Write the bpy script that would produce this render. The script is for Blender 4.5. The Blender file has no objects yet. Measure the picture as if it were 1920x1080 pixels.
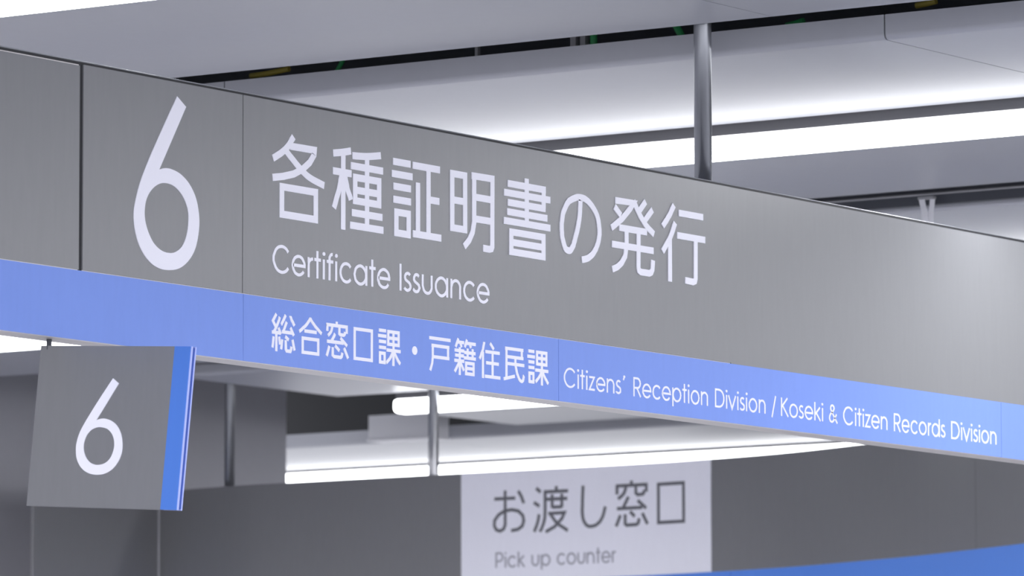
import bpy, math
from mathutils import Vector, Matrix
from mathutils.geometry import tessellate_polygon

scene = bpy.context.scene
COL = scene.collection

# ------------------------------------------------------------------ camera
cam_data = bpy.data.cameras.new('camera')
cam = bpy.data.objects.new('camera', cam_data)
COL.objects.link(cam)
pitch, heading, roll = math.radians(6.0996), math.radians(34.2947), math.radians(-0.1058)
ch, sh = math.cos(heading), math.sin(heading)
hor = Vector((ch, sh, 0)); rgt = Vector((sh, -ch, 0)); up = Vector((0, 0, 1))
fwd = hor * math.cos(pitch) + up * math.sin(pitch)
upv = up * math.cos(pitch) - hor * math.sin(pitch)
r2 = rgt * math.cos(roll) + upv * math.sin(roll)
u2 = upv * math.cos(roll) - rgt * math.sin(roll)
cam.matrix_world = Matrix(((r2.x, u2.x, -fwd.x, 0), (r2.y, u2.y, -fwd.y, 0), (r2.z, u2.z, -fwd.z, 1.55), (0, 0, 0, 1)))
cam_data.sensor_width = 36.0
cam_data.lens = 36.0 * 11000 / 1920
cam_data.clip_end = 200
cam_data.dof.use_dof = True
cam_data.dof.focus_distance = 10.6
cam_data.dof.aperture_fstop = 14
scene.camera = cam

WEST_FILL_AZ, WEST_FILL_POWER = 203, 5.6
FRONT_AZ, FRONT_POWER = 255, 5.6
# ------------------------------------------------------------------ world: soft daylight of the hall, with a brighter lobe added on one side
world = bpy.data.worlds.new('hall_light'); scene.world = world
world.use_nodes = True
nt = world.node_tree; nt.nodes.clear()
out = nt.nodes.new('ShaderNodeOutputWorld'); bg = nt.nodes.new('ShaderNodeBackground')
tc = nt.nodes.new('ShaderNodeTexCoord'); dot = nt.nodes.new('ShaderNodeVectorMath'); dot.operation = 'DOT_PRODUCT'
az = math.radians(-12)
dot.inputs[1].default_value = (math.cos(az), math.sin(az), 0.0)
mp = nt.nodes.new('ShaderNodeMapRange'); mp.interpolation_type = 'SMOOTHSTEP'
mp.inputs['From Min'].default_value = 0.80; mp.inputs['From Max'].default_value = 1.0
mp.inputs['To Min'].default_value = 0.0; mp.inputs['To Max'].default_value = 1.0
ramp = nt.nodes.new('ShaderNodeMix'); ramp.data_type = 'RGBA'
ramp.inputs[6].default_value = (0.74, 0.75, 0.81, 1)
ramp.inputs[7].default_value = (1.3, 1.32, 1.45, 1)
nt.links.new(tc.outputs['Generated'], dot.inputs[0]); nt.links.new(dot.outputs['Value'], mp.inputs['Value'])
nt.links.new(mp.outputs['Result'], ramp.inputs[0])
# added fill light: low bright bands to the west and the south
sep = nt.nodes.new('ShaderNodeSeparateXYZ'); ab = nt.nodes.new('ShaderNodeMath'); ab.operation = 'ABSOLUTE'
off = nt.nodes.new('ShaderNodeMath'); off.operation = 'SUBTRACT'; off.inputs[1].default_value = 0.06
nt.links.new(tc.outputs['Generated'], sep.inputs[0]); nt.links.new(sep.outputs['Z'], off.inputs[0]); nt.links.new(off.outputs[0], ab.inputs[0])
sky = ramp.outputs[2]
for azimuth, power in ((WEST_FILL_AZ, WEST_FILL_POWER), (FRONT_AZ, FRONT_POWER)):
    a2 = math.radians(azimuth)
    d2 = nt.nodes.new('ShaderNodeVectorMath'); d2.operation = 'DOT_PRODUCT'; d2.inputs[1].default_value = (math.cos(a2), math.sin(a2), 0.0)
    m2 = nt.nodes.new('ShaderNodeMapRange'); m2.interpolation_type = 'SMOOTHSTEP'
    m2.inputs['From Min'].default_value = 0.55; m2.inputs['From Max'].default_value = 0.95
    m3 = nt.nodes.new('ShaderNodeMapRange'); m3.interpolation_type = 'SMOOTHSTEP'
    m3.inputs['From Min'].default_value = 0.08; m3.inputs['From Max'].default_value = 0.13; m3.inputs['To Min'].default_value = 1; m3.inputs['To Max'].default_value = 0
    mul = nt.nodes.new('ShaderNodeMath'); mul.operation = 'MULTIPLY'
    fill_mix = nt.nodes.new('ShaderNodeMix'); fill_mix.data_type = 'RGBA'; fill_mix.inputs[7].default_value = (power, power, power * 1.06, 1)
    nt.links.new(tc.outputs['Generated'], d2.inputs[0]); nt.links.new(d2.outputs['Value'], m2.inputs['Value']); nt.links.new(ab.outputs[0], m3.inputs['Value'])
    nt.links.new(m2.outputs['Result'], mul.inputs[0]); nt.links.new(m3.outputs['Result'], mul.inputs[1])
    nt.links.new(mul.outputs[0], fill_mix.inputs[0]); nt.links.new(sky, fill_mix.inputs[6]); sky = fill_mix.outputs[2]
nt.links.new(sky, bg.inputs['Color'])
bg.inputs['Strength'].default_value = 1.0
nt.links.new(bg.outputs[0], out.inputs['Surface'])
LAMP_POWER = 3.6      # radiance of the diffusers
DOWN_POWER = 28.0     # the lamps throw most of their light down

scene.view_settings.view_transform = 'Standard'
scene.view_settings.look = 'None'
scene.view_settings.gamma = 1.0
scene.view_settings.use_curve_mapping = False
scene.view_settings.exposure = 0.62

# ------------------------------------------------------------------ materials
def material(name, color, rough=0.5, metal=0.0, spec=0.5, grain=0.0, grain_scale=(60, 60, 6), emit=None, coat=0.0):
    m = bpy.data.materials.new(name); m.use_nodes = True
    n = m.node_tree.nodes; l = m.node_tree.links
    b = n['Principled BSDF']
    b.inputs['Base Color'].default_value = (*color, 1)
    b.inputs['Roughness'].default_value = rough
    b.inputs['Metallic'].default_value = metal
    b.inputs['Specular IOR Level'].default_value = spec
    b.inputs['Coat Weight'].default_value = coat
    if grain:
        t = n.new('ShaderNodeTexCoord'); mpn = n.new('ShaderNodeMapping'); mpn.inputs['Scale'].default_value = grain_scale
        nz = n.new('ShaderNodeTexNoise'); nz.inputs['Scale'].default_value = 4; nz.inputs['Detail'].default_value = 4
        mr = n.new('ShaderNodeMapRange'); mr.inputs['To Min'].default_value = 1 - grain; mr.inputs['To Max'].default_value = 1 + grain
        mx = n.new('ShaderNodeMix'); mx.data_type = 'RGBA'; mx.blend_type = 'MULTIPLY'; mx.inputs[0].default_value = 1
        mx.inputs[6].default_value = (*color, 1)
        l.new(t.outputs['Object'], mpn.inputs[0]); l.new(mpn.outputs[0], nz.inputs['Vector'])
        l.new(nz.outputs['Fac'], mr.inputs['Value']); l.new(mr.outputs['Result'], mx.inputs[7]); l.new(mx.outputs[2], b.inputs['Base Color'])
    if emit:
        b.inputs['Emission Color'].default_value = (*emit[0], 1); b.inputs['Emission Strength'].default_value = emit[1]
    return m

M = dict(
    grey=material('grey_sign_sheet', (0.200, 0.203, 0.216), 0.34, spec=0.6, grain=0.05, grain_scale=(25, 25, 4)),
    dgrey=material('grey_counter_sheet', (0.18, 0.18, 0.192), 0.32, spec=0.7, grain=0.05, grain_scale=(25, 25, 4)),
    blue=material('blue_band_film', (0.19, 0.305, 0.77), 0.5, spec=0.3, grain=0.03, grain_scale=(25, 25, 4)),
    tagblue=material('blue_tag_film', (0.10, 0.26, 0.78), 0.5, spec=0.4),
    stripe=material('deep_blue_tag_stripe', (0.08, 0.215, 0.68), 0.5, spec=0.3),
    deepblue=material('dark_blue_edge', (0.02, 0.07, 0.40), 0.5),
    edgeblue=material('pale_blue_edge', (0.42, 0.50, 0.95), 0.3),
    white=material('white_lettering_film', (0.88, 0.88, 0.97), 0.5, spec=0.3),
    label=material('white_counter_label', (0.86, 0.86, 0.94), 0.5, spec=0.3, grain=0.02, grain_scale=(20, 20, 4)),
    ink=material('dark_grey_lettering', (0.135, 0.135, 0.155), 0.6),
    paleink=material('pale_grey_lettering', (0.37, 0.37, 0.42), 0.6),
    alu=material('silver_aluminium', (0.42, 0.43, 0.46), 0.4, metal=0.8),
    frame=material('sign_frame_aluminium', (0.78, 0.75, 0.75), 0.4, metal=0.1),
    black=material('black_shadow_gap', (0.02, 0.021, 0.025), 0.6),
    steel=material('brushed_steel_pole', (0.30, 0.31, 0.335), 0.30, metal=0.9),
    ceil=material('painted_ceiling_panel', (0.46, 0.47, 0.515), 0.38, spec=0.5, grain=0.025, grain_scale=(8, 8, 8)),
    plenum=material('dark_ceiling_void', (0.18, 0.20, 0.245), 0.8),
    wall=material('grey_wall_paint', (0.40, 0.40, 0.435), 0.6, grain=0.03, grain_scale=(10, 10, 10)),
    floor=material('pale_floor_tiles', (0.6, 0.6, 0.63), 0.5, grain=0.05, grain_scale=(2, 2, 2)),
    dim_floor=material('dark_low_bounce_floor', (0.20, 0.20, 0.215), 0.9, grain=0.1, grain_scale=(20, 20, 20)),
    housing=material('lamp_housing', (0.13, 0.13, 0.14), 0.5),
    lamp=material('lit_lamp_diffuser', (0.9, 0.9, 0.9), 0.5, emit=((0.97, 0.98, 1.0), LAMP_POWER)),
    rail=material('dark_slot_rail', (0.07, 0.075, 0.09), 0.35),
    strap=material('white_strap', (0.9, 0.9, 0.94), 0.5),
    green=material('green_cable', (0.03, 0.32, 0.10), 0.5),
    yellow=material('yellow_tag', (0.42, 0.34, 0.06), 0.5),
    galv=material('galvanised_bracket', (0.38, 0.38, 0.40), 0.5, metal=0.3),
)

# ------------------------------------------------------------------ mesh helpers
class MB:
    def __init__(s): s.v = []; s.f = []
    def add(s, vs, fs):
        o = len(s.v); s.v += [tuple(p) for p in vs]; s.f += [tuple(i + o for i in f) for f in fs]
    def box(s, x0, x1, y0, y1, z0, z1):
        s.add([(x0, y0, z0), (x1, y0, z0), (x1, y1, z0), (x0, y1, z0), (x0, y0, z1), (x1, y0, z1), (x1, y1, z1), (x0, y1, z1)],
              [(0, 3, 2, 1), (4, 5, 6, 7), (0, 1, 5, 4), (1, 2, 6, 5), (2, 3, 7, 6), (3, 0, 4, 7)])
        return s
    def prism(s, prof, y0, y1):
        "closed (x, z) outline extruded along Y"
        n = len(prof)
        s.add([(x, y0, z) for x, z in prof] + [(x, y1, z) for x, z in prof],
              [(i, (i + 1) % n, n + (i + 1) % n, n + i) for i in range(n)] + [tuple(range(n))[::-1], tuple(range(n, 2 * n))])
        return s
    def tube(s, pts, r, n=20):
        pts = [Vector(p) for p in pts]; rings = []
        for i, p in enumerate(pts):
            t = (pts[min(i + 1, len(pts) - 1)] - pts[max(i - 1, 0)]).normalized()
            a = t.cross(Vector((0.31, 0.95, 0.07))).normalized(); b = t.cross(a)
            rings.append([p + (a * math.cos(2 * math.pi * k / n) + b * math.sin(2 * math.pi * k / n)) * r for k in range(n)])
        vs = [q for ring in rings for q in ring]
        fs = [(i * n + k, i * n + (k + 1) % n, (i + 1) * n + (k + 1) % n, (i + 1) * n + k) for i in range(len(pts) - 1) for k in range(n)]
        fs += [tuple(range(n))[::-1], tuple(range((len(pts) - 1) * n, len(pts) * n))]
        s.add(vs, fs); return s
    def build(s, name, mat, parent=None, smooth=False, bevel=0.0):
        me = bpy.data.meshes.new(name); me.from_pydata(s.v, [], s.f); me.update()
        o = bpy.data.objects.new(name, me); COL.objects.link(o); me.materials.append(mat)
        if parent is not None:
            o.parent = parent
            if parent.type == 'EMPTY':
                o.location = (0, 0, 0); o.matrix_parent_inverse = Matrix.Translation(parent.location).inverted()
        if smooth:
            for p in me.polygons: p.use_smooth = len(p.vertices) == 4
        if bevel:
            b = o.modifiers.new('bevel', 'BEVEL'); b.width = bevel; b.segments = 2; b.limit_method = 'ANGLE'
        return o

def tag(o, label=None, cat=None, group=None, kind=None):
    if label: o['label'] = label
    if cat: o['category'] = cat
    if group: o['group'] = group
    if kind: o['kind'] = kind
    return o

def thing(name, label, cat, loc, group=None):
    o = bpy.data.objects.new(name, None); COL.objects.link(o); o.location = loc; o.empty_display_size = 0.1
    return tag(o, label, cat, group)

def offset_line(pts, w, closed):
    "left and right border points of a mitred stroke"
    P = [Vector(p) for p in pts]
    Q = [P[0]]
    for p in P[1:]:
        if (p - Q[-1]).length > 1e-5: Q.append(p)
    P = Q; n = len(P); Lf = []; Rt = []
    for i, p in enumerate(P):
        a = P[i - 1] if (i or closed) else None
        b = P[(i + 1) % n] if (i < n - 1 or closed) else None
        d1 = (p - a).normalized() if a is not None else (b - p).normalized()
        d2 = (b - p).normalized() if b is not None else d1
        n1 = Vector((-d1.y, d1.x)); n2 = Vector((-d2.y, d2.x)); m = n1 + n2
        m = n1 if m.length < 1e-6 else m.normalized()
        k = w / 2 / max(0.42, m.dot(n1))
        Lf.append(p + m * k); Rt.append(p - m * k)
    return Lf, Rt

def lettering(name, text, mapper, mat, parent, thick=0.0012, scale=0.001):
    """strokes in a sign-face plane (mm) swept to their width and raised a film's thickness;
    mapper(u, v, d) gives the world point d metres in front of the face"""
    w, strokes, dots = text
    mb = MB(); layer = 0
    for closed, pts in strokes:
        Lf, Rt = offset_line([(x * scale, y * scale) for x, y in pts], w * scale, closed)
        n = len(Lf); d = thick + layer * 1.5e-5; layer += 1
        vs = []
        for a, b in zip(Lf, Rt):
            vs += [mapper(a.x, a.y, d), mapper(b.x, b.y, d), mapper(a.x, a.y, 0.0), mapper(b.x, b.y, 0.0)]
        fs = []
        for i in range(n if closed else n - 1):
            j = (i + 1) % n
            fs += [(4 * i, 4 * i + 1, 4 * j + 1, 4 * j), (4 * i, 4 * j, 4 * j + 2, 4 * i + 2), (4 * i + 1, 4 * i + 3, 4 * j + 3, 4 * j + 1)]
        if not closed:
            e = 4 * (n - 1); fs += [(0, 2, 3, 1), (e, e + 1, e + 3, e + 2)]
        mb.add(vs, fs)
    for x, y, rx, ry in dots:
        d = thick + layer * 1.5e-5; layer += 1; n = 28
        c = [((x + rx * math.cos(2 * math.pi * k / n)) * scale, (y + ry * math.sin(2 * math.pi * k / n)) * scale) for k in range(n)]
        mb.add([mapper(a, b, d) for a, b in c] + [mapper(a, b, 0.0) for a, b in c],
               [tuple(range(n))] + [(k, k + n, (k + 1) % n + n, (k + 1) % n) for k in range(n)])
    return mb.build(name, mat, parent)

def numeral(name, text, mapper, mat, parent, thick=0.0015, scale=0.001):
    outer, inner = text
    loops = [[Vector((x * scale, y * scale, 0)) for x, y in outer], [Vector((x * scale, y * scale, 0)) for x, y in inner]]
    tris = tessellate_polygon(loops); flat = loops[0] + loops[1]; n0, n = len(loops[0]), len(flat)
    mb = MB()
    fs = [tuple(t) for t in tris]
    for s, e in ((0, n0), (n0, n)):
        for i in range(s, e):
            j = i + 1 if i + 1 < e else s
            fs.append((i, j, j + n, i + n))
    mb.add([mapper(p.x, p.y, thick) for p in flat] + [mapper(p.x, p.y, 0.0) for p in flat], fs)
    return mb.build(name, mat, parent)

# ------------------------------------------------------------------ the setting
tag(MB().box(-12, 13.8, -16, 14, -0.1, 0).build('floor', M['floor']), kind='structure')
tag(MB().box(13.8, 24, -16, 14, -0.1, 0).build('floor', M['dim_floor']), kind='structure')  # unseen floor stretch, darkened to cut light bounced onto the far ceiling
tag(MB().box(-3, 16.78, 12.42, 12.6, 0, 3.62).build('wall_left', M['wall']), kind='structure')
tag(MB().box(22.0, 22.2, -4, 14, 0, 3.9).build('wall_back', M['housing']), kind='structure')

PITCH = 2.53
EDGE = 9.58            # far edge of the flat ceiling panel in front of the first air slot
plen = MB()
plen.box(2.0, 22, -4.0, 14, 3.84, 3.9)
plen.box(2.0, 22, -4.05, -4.0, 3.29, 3.9)  # side skirts added to keep world light out of the void
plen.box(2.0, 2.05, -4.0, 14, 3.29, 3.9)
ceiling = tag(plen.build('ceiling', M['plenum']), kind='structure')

MB().box(18.4, 18.45, -3.95, 13.95, 3.33, 3.83).build('void_shade_sheet', M['black'], ceiling)  # black sheet added so the void above the panels looks dark

GAP = 0.0032
def spans(y0, y1, phase, step=1.6):
    k = math.floor((y0 - phase) / step); out = []
    while phase + k * step < y1:
        a = max(y0, phase + k * step + GAP / 2); b = min(y1, phase + (k + 1) * step - GAP / 2)
        if b - a > 0.05: out.append((a, b))
        k += 1
    return out

def soffit_profile(xf, xe, zb, zt, r=0.022):
    "upstand with a rolled lower edge, then the flat soffit"
    t = 0.004; pr = []
    pr.append((xf, zt))
    for k in range(9):
        a = math.radians(180 + 90 * k / 8); pr.append((xf + r + r * math.cos(a), zb + r + r * math.sin(a)))
    pr += [(xe - 0.004, zb), (xe, zb + 0.004), (xe, zb + 0.018), (xe - t, zb + 0.018), (xe - t, zb + t)]
    for k in range(8, -1, -1):
        a = math.radians(180 + 90 * k / 8); pr.append((xf + r + (r - t) * math.cos(a), zb + r + (r - t) * math.sin(a)))
    pr.append((xf + t, zt))
    return pr

LIGHT_TEXT = {
    -1: 'long white strip light cut off by the top left corner',
    0: 'long white strip light at upper right, just above the large grey sign',
    1: 'white strip light at the left edge, just under the blue band',
    2: 'upper of the two white strip lights under the blue band, with a rounded end',
    3: 'lower of the two white strip lights under the blue band, above the white counter label',
}
Y_A = {-1: 12.4, 0: 12.4, 1: 12.4, 2: 12.4, 3: 11.69}
Y_B = {-1: 12.4, 0: 12.4, 1: 12.4, 2: 11.34, 3: 13.9}
Y_L = {-1: 12.2, 0: 12.2, 1: 12.2, 2: 11.13, 3: 13.6}
for k in range(-1, 4):
    xe = EDGE + PITCH * k                  # far edge of flat panel
    xl = 10.56 + PITCH * k                 # near face of the lamp
    zb = {-1: 3.225, 0: 3.233, 1: 3.242, 2: 3.2515, 3: 3.254}[k]
    zt = {1: 3.260, 2: 3.286, 3: 3.304}.get(k, 3.282)
    for a, b in spans(-3.9, Y_A[k], 5.92):
        x0 = 16.6 if k == 3 else xl - PITCH + 0.13
        MB().prism([(x0, 3.30), (x0, 3.28), (xe - 0.003, 3.28), (xe, 3.283), (xe, 3.30), (xe - 0.004, 3.30), (xe - 0.004, 3.285), (x0 + 0.004, 3.285), (x0 + 0.004, 3.30)], a, b).build('ceiling_panel', M['ceil'], ceiling)
    for a, b in spans(-3.9, Y_B[k], 5.735):
        MB().prism(soffit_profile(xe + 0.11, xl - 0.01, zb, zt, 0.009 if k == 1 else 0.012), a, b).build('soffit_panel', M['ceil'], ceiling)
    # luminaire: dark channel with a luminous rounded diffuser hanging below it
    zl0 = 3.165 + 0.011 * k; zl1 = 3.212 + 0.0105 * k; y0, y1 = (6.15 if k == -1 else -3.8), Y_L[k]
    th = thing('ceiling_light', LIGHT_TEXT[k], 'light', (xl + 0.03, (y0 + y1) / 2, zl1), 'strip lights across the ceiling')
    MB().box(xl + 0.006, xl + 0.075, y0, y1 - 0.01, zl1, 3.31).build('housing', M['housing'], th)
    MB().box(xl + 0.081, xl + 0.084, y0, y1 - 0.02, zl0 + 0.008, 3.31).build('added_light_baffle', M['housing'], th)  # dark plate added to keep lamp light off the next upstand
    r = 0.018
    pr = [(xl, zl1), (xl, zl0 + r)] + [(xl + r + r * math.cos(math.radians(180 + 90 * q / 5)), zl0 + r + r * math.sin(math.radians(180 + 90 * q / 5))) for q in range(1, 6)]
    pr += [(xl + 0.08 - r + r * math.cos(math.radians(270 + 90 * q / 5)), zl0 + r + r * math.sin(math.radians(270 + 90 * q / 5))) for q in range(0, 6)] + [(xl + 0.08, zl1)]
    MB().prism(pr, y0, y1).build('diffuser', M['lamp'], th, bevel=0.012)
    ld = bpy.data.lights.new('strip_lamp', 'AREA'); ld.shape = 'RECTANGLE'; ld.size = 0.05; ld.size_y = y1 - y0 - 0.1
    ld.energy = DOWN_POWER * math.pi * ld.size * ld.size_y; ld.color = (0.97, 0.98, 1.0)
    lo = bpy.data.objects.new('strip_lamp', ld); COL.objects.link(lo); lo.location = (xl + 0.04, (y0 + y1) / 2, zl0 - 0.003)

# ------------------------------------------------------------------ the large overhead sign
Y0 = 6.054
ZB, ZM, ZT = 2.500, 2.6165, 2.967
sign = thing('overhead_sign', 'long grey overhead sign with a blue band, a white 6 and white certificate lettering', 'sign', (9.0, Y0 + 0.03, ZB))
xa, xb = 6.3, 11.9
MB().box(xa, xb, Y0 + 0.0032, Y0 + 0.056, ZB - 0.0005, ZT - 0.003).build('frame', M['frame'], sign, bevel=0.0015)
MB().box(xa, xb, Y0 + 0.0015, Y0 + 0.058, ZT - 0.0005, ZT + 0.0016).build('top_cap', M['alu'], sign, bevel=0.001)
MB().box(xa, xb, Y0 + 0.0025, Y0 + 0.05, ZT - 0.0050, ZT - 0.0003).build('shadow_joint', M['black'], sign)
gx = [6.3, 7.6005, 7.6095, 8.0505, 8.0525, 9.6335, 9.6345, 11.9]
for i, dy in ((0, 0.0012), (2, 0.0), (4, 0.0), (6, 0.0012)):
    MB().box(gx[i], gx[i + 1], Y0 + dy, Y0 + 0.0034, ZM + (0.0014 if i < 6 else 0.0), ZT - (0.0045 if i else 0.007)).build('grey_panel', M['grey'], sign)
MB().box(7.6000, 7.6100, Y0 + 0.0028, Y0 + 0.0036, ZM, ZT - 0.004).build('dark_joint', M['black'], sign)
bx = [6.3, 8.0545, 8.0555, 9.0305, 9.0317, 10.6945, 10.6957, 11.9]
for i in (0, 2, 4, 6):
    MB().box(bx[i], bx[i + 1], Y0 + 0.0008, Y0 + 0.0035, ZB + 0.0006, ZM - 0.0002).build('blue_band', M['blue'], sign)
face = lambda u, v, d: (u + 7.0, Y0 + 0.0002 - d, v + 2.5)
bface = lambda u, v, d: (u + 7.0, Y0 + 0.0008 - d, v + 2.5)
MB().tube([(9.608, 6.10, ZT - 0.12), (9.608, 6.10, 3.80)], 0.0175, 32).build('hanging_pole', M['steel'], sign, smooth=True)

# lettering as traced strokes on the sign faces (mm)
TEXT_TITLE=(12.80,[
(0,[(1198,405.3),(1196,402.7),(1192,398.8),(1189,394.4),(1185,390.1),(1181,386.3),(1177,383.3),(1174,380.6),(1170,378.1),(1166,375.7),(1162,373.2),(1157,370.5),(1151,367.7),(1146,365),(1141,362.7),(1138,361.1)]),
(0,[(1188,387.6),(1260,388),(1259,380),(1246,365),(1225,351),(1199,339.8),(1168,332.3),(1137,327.3)]),
(0,[(1176,377.9),(1181,374.5),(1188,369.6),(1197,364.1),(1205,358.6),(1213,353.9),(1219,350.2),(1225,346.8),(1231,343.8),(1237,341),(1244,338.4),(1253,335.8),(1263,333.5),(1274,331.3),(1282,329.6),(1289,328.3)]),
(1,[(1164,313.7),(1264,313.7),(1264,265.5),(1164,265.5)]),
(0,[(1316,389.2),(1320,389.7),(1325,390.5),(1331,391.4),(1338,392.4),(1344,393.4),(1349,394.4),(1355,395.6),(1361,396.7),(1365,397.7),(1369,398.4)]),
(0,[(1346,392.9),(1346,255.7)]),
(0,[(1315,357.7),(1371,357.7)]),
(0,[(1341,351.9),(1340,348.3),(1338,343.3),(1337,337.5),(1335,331.2),(1333,324.9),(1330,318.1),(1326,310.4),(1323,302.7),(1320,296),(1318,291.4)]),
(0,[(1351,352.9),(1352,349.9),(1353,345.7),(1355,340.8),(1357,335.7),(1358,331.1),(1360,326.6),(1363,321.9),(1366,317.4),(1368,313.5),(1369,310.8)]),
(0,[(1374,390.6),(1379,390.9),(1388,391.3),(1397,391.9),(1407,392.6),(1416,393.4),(1426,394.6),(1436,396),(1446,397.5),(1454,398.8),(1460,399.7)]),
(0,[(1418,392.6),(1418,263.1)]),
(0,[(1369,372.4),(1467,372.4)]),
(1,[(1382,352.6),(1455,352.6),(1455,310.8),(1382,310.8)]),
(0,[(1382,330),(1455,330)]),
(0,[(1372,288.8),(1465,288.8)]),
(0,[(1367,265.9),(1468,265.9)]),
(0,[(1498,393.6),(1552,393.6)]),
(0,[(1494,371.4),(1558,371.4)]),
(0,[(1499,349),(1553,349)]),
(0,[(1499,325.4),(1553,325.4)]),
(1,[(1508,302.9),(1546,302.9),(1546,265.5),(1508,265.5)]),
(0,[(1559,392.9),(1644,392.9)]),
(0,[(1608,394.1),(1608,266.7)]),
(0,[(1608,335.1),(1642,335.1)]),
(0,[(1575,362.8),(1575,266)]),
(0,[(1559,268.8),(1648,268.8)]),
(1,[(1683,390.7),(1724,390.7),(1724,291.5),(1683,291.5)]),
(0,[(1683,342.7),(1724,342.7)]),
(0,[(1753,393.8),(1753,308.6),(1748,289.7),(1737,274),(1721,260.7)]),
(0,[(1745,393.2),(1812,393.9),(1811,268.6),(1809,264.7),(1802,262.8),(1782,263.2)]),
(0,[(1753,354.7),(1811,354.7)]),
(0,[(1753,314.7),(1811,314.7)]),
(0,[(1924,406),(1924,321.4)]),
(0,[(1862,390.9),(1987,390.9)]),
(0,[(1980,395.5),(1980,356.3)]),
(0,[(1850,373.4),(2002,373.4)]),
(0,[(1862,355.7),(1986,355.7)]),
(0,[(1860,338.3),(1992,338.3)]),
(0,[(1849,321),(2002,321)]),
(1,[(1873,301.8),(1979,301.8),(1979,265.1),(1873,265.1)]),
(0,[(1873,282.7),(1979,282.7)]),
(0,[(2104,383.5),(2103,379.8),(2103,374.4),(2102,368.3),(2102,361.9),(2101,356.1),(2100,350.8),(2099,345.7),(2097,340.7),(2096,335.5),(2094,330.2),(2092,324.3),(2089,318.1),(2086,311.8),(2084,306.1),(2081,301.4),(2080,297.7),(2078,294.9),(2076,292.7),(2074,290.9),(2073,289.2),(2071,287.7),(2070,286.5),(2068,285.5),(2066,284.9),(2064,284.7),(2062,284.7),(2060,284.9),(2057,285.5),(2054,286.7),(2052,288.6),(2050,291.3),(2048,294.9),(2046,298.9),(2044,303.3),(2042,307.7),(2041,312.4),(2041,317.3),(2040,322.5),(2040,327.6),(2040,332.6),(2041,337.4),(2042,342.1),(2043,346.8),(2044,351.3),(2046,355.7),(2049,360.1),(2052,364.5),(2055,368.7),(2058,372.5),(2062,375.8),(2065,378.5),(2070,380.6),(2074,382.3),(2078,383.8),(2082,385.1),(2086,386.3),(2089,387.3),(2092,388),(2096,388.5),(2100,388.7),(2104,388.8),(2108,388.7),(2113,388.4),(2118,387.7),(2122,386.4),(2128,384.6),(2133,382.2),(2138,379.4),(2143,376.4),(2147,373.2),(2151,369.9),(2155,366.5),(2158,362.7),(2161,358.8),(2163,354.5),(2165,349.9),(2166,344.9),(2167,339.6),(2168,334.5),(2168,329.7),(2168,325.3),(2167,321),(2166,317),(2165,313),(2163,309),(2161,305),(2158,301),(2156,297.1),(2152,293.4),(2149,290),(2146,286.9),(2142,283.9),(2137,281.2),(2133,278.8),(2129,276.8),(2124,275.2),(2119,273.9),(2115,272.9),(2111,272.2),(2108,271.6)]),
(0,[(2223,395.4),(2286,396.4),(2274,384.4),(2246,362.6),(2209,341.8)]),
(0,[(2220,383),(2242,368.5)]),
(0,[(2286,399.7),(2289,396.6),(2293,392.3),(2297,387.2),(2302,382),(2306,377.4),(2310,373.2),(2315,369.1),(2320,365.2),(2324,361.4),(2329,357.9),(2335,354.4),(2341,351),(2348,347.9),(2353,345.2),(2357,343.3)]),
(0,[(2328,403.4),(2304,381.8)]),
(0,[(2352,390.1),(2326,367.8)]),
(0,[(2236,344.8),(2332,344.8)]),
(0,[(2211,311.1),(2355,311.1)]),
(0,[(2261,343.6),(2261,313.1),(2256,292.2),(2244,278.4),(2229,269),(2212,263.3)]),
(0,[(2303,345.1),(2302,274.8),(2304,269.1),(2310,266.6),(2340,266.7),(2347,269.4),(2351,275.3),(2353,293)]),
(0,[(2428,406.5),(2426,403.8),(2423,399.9),(2419,395.4),(2416,390.6),(2412,385.9),(2407,381),(2402,375.5),(2396,370.1),(2391,365.5),(2388,362.2)]),
(0,[(2432,372.9),(2430,369.3),(2427,364.2),(2424,358.2),(2420,351.8),(2416,345.6),(2411,338.9),(2404,331.5),(2397,324.1),(2391,317.8),(2387,313.3)]),
(0,[(2413,342.8),(2413,257.3)]),
(0,[(2445,393),(2532,393)]),
(0,[(2439,349.2),(2539,349.2)]),
(0,[(2505,347.5),(2504,271),(2502,266.1),(2495,263.7),(2467,264.6)])],
[])
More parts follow.
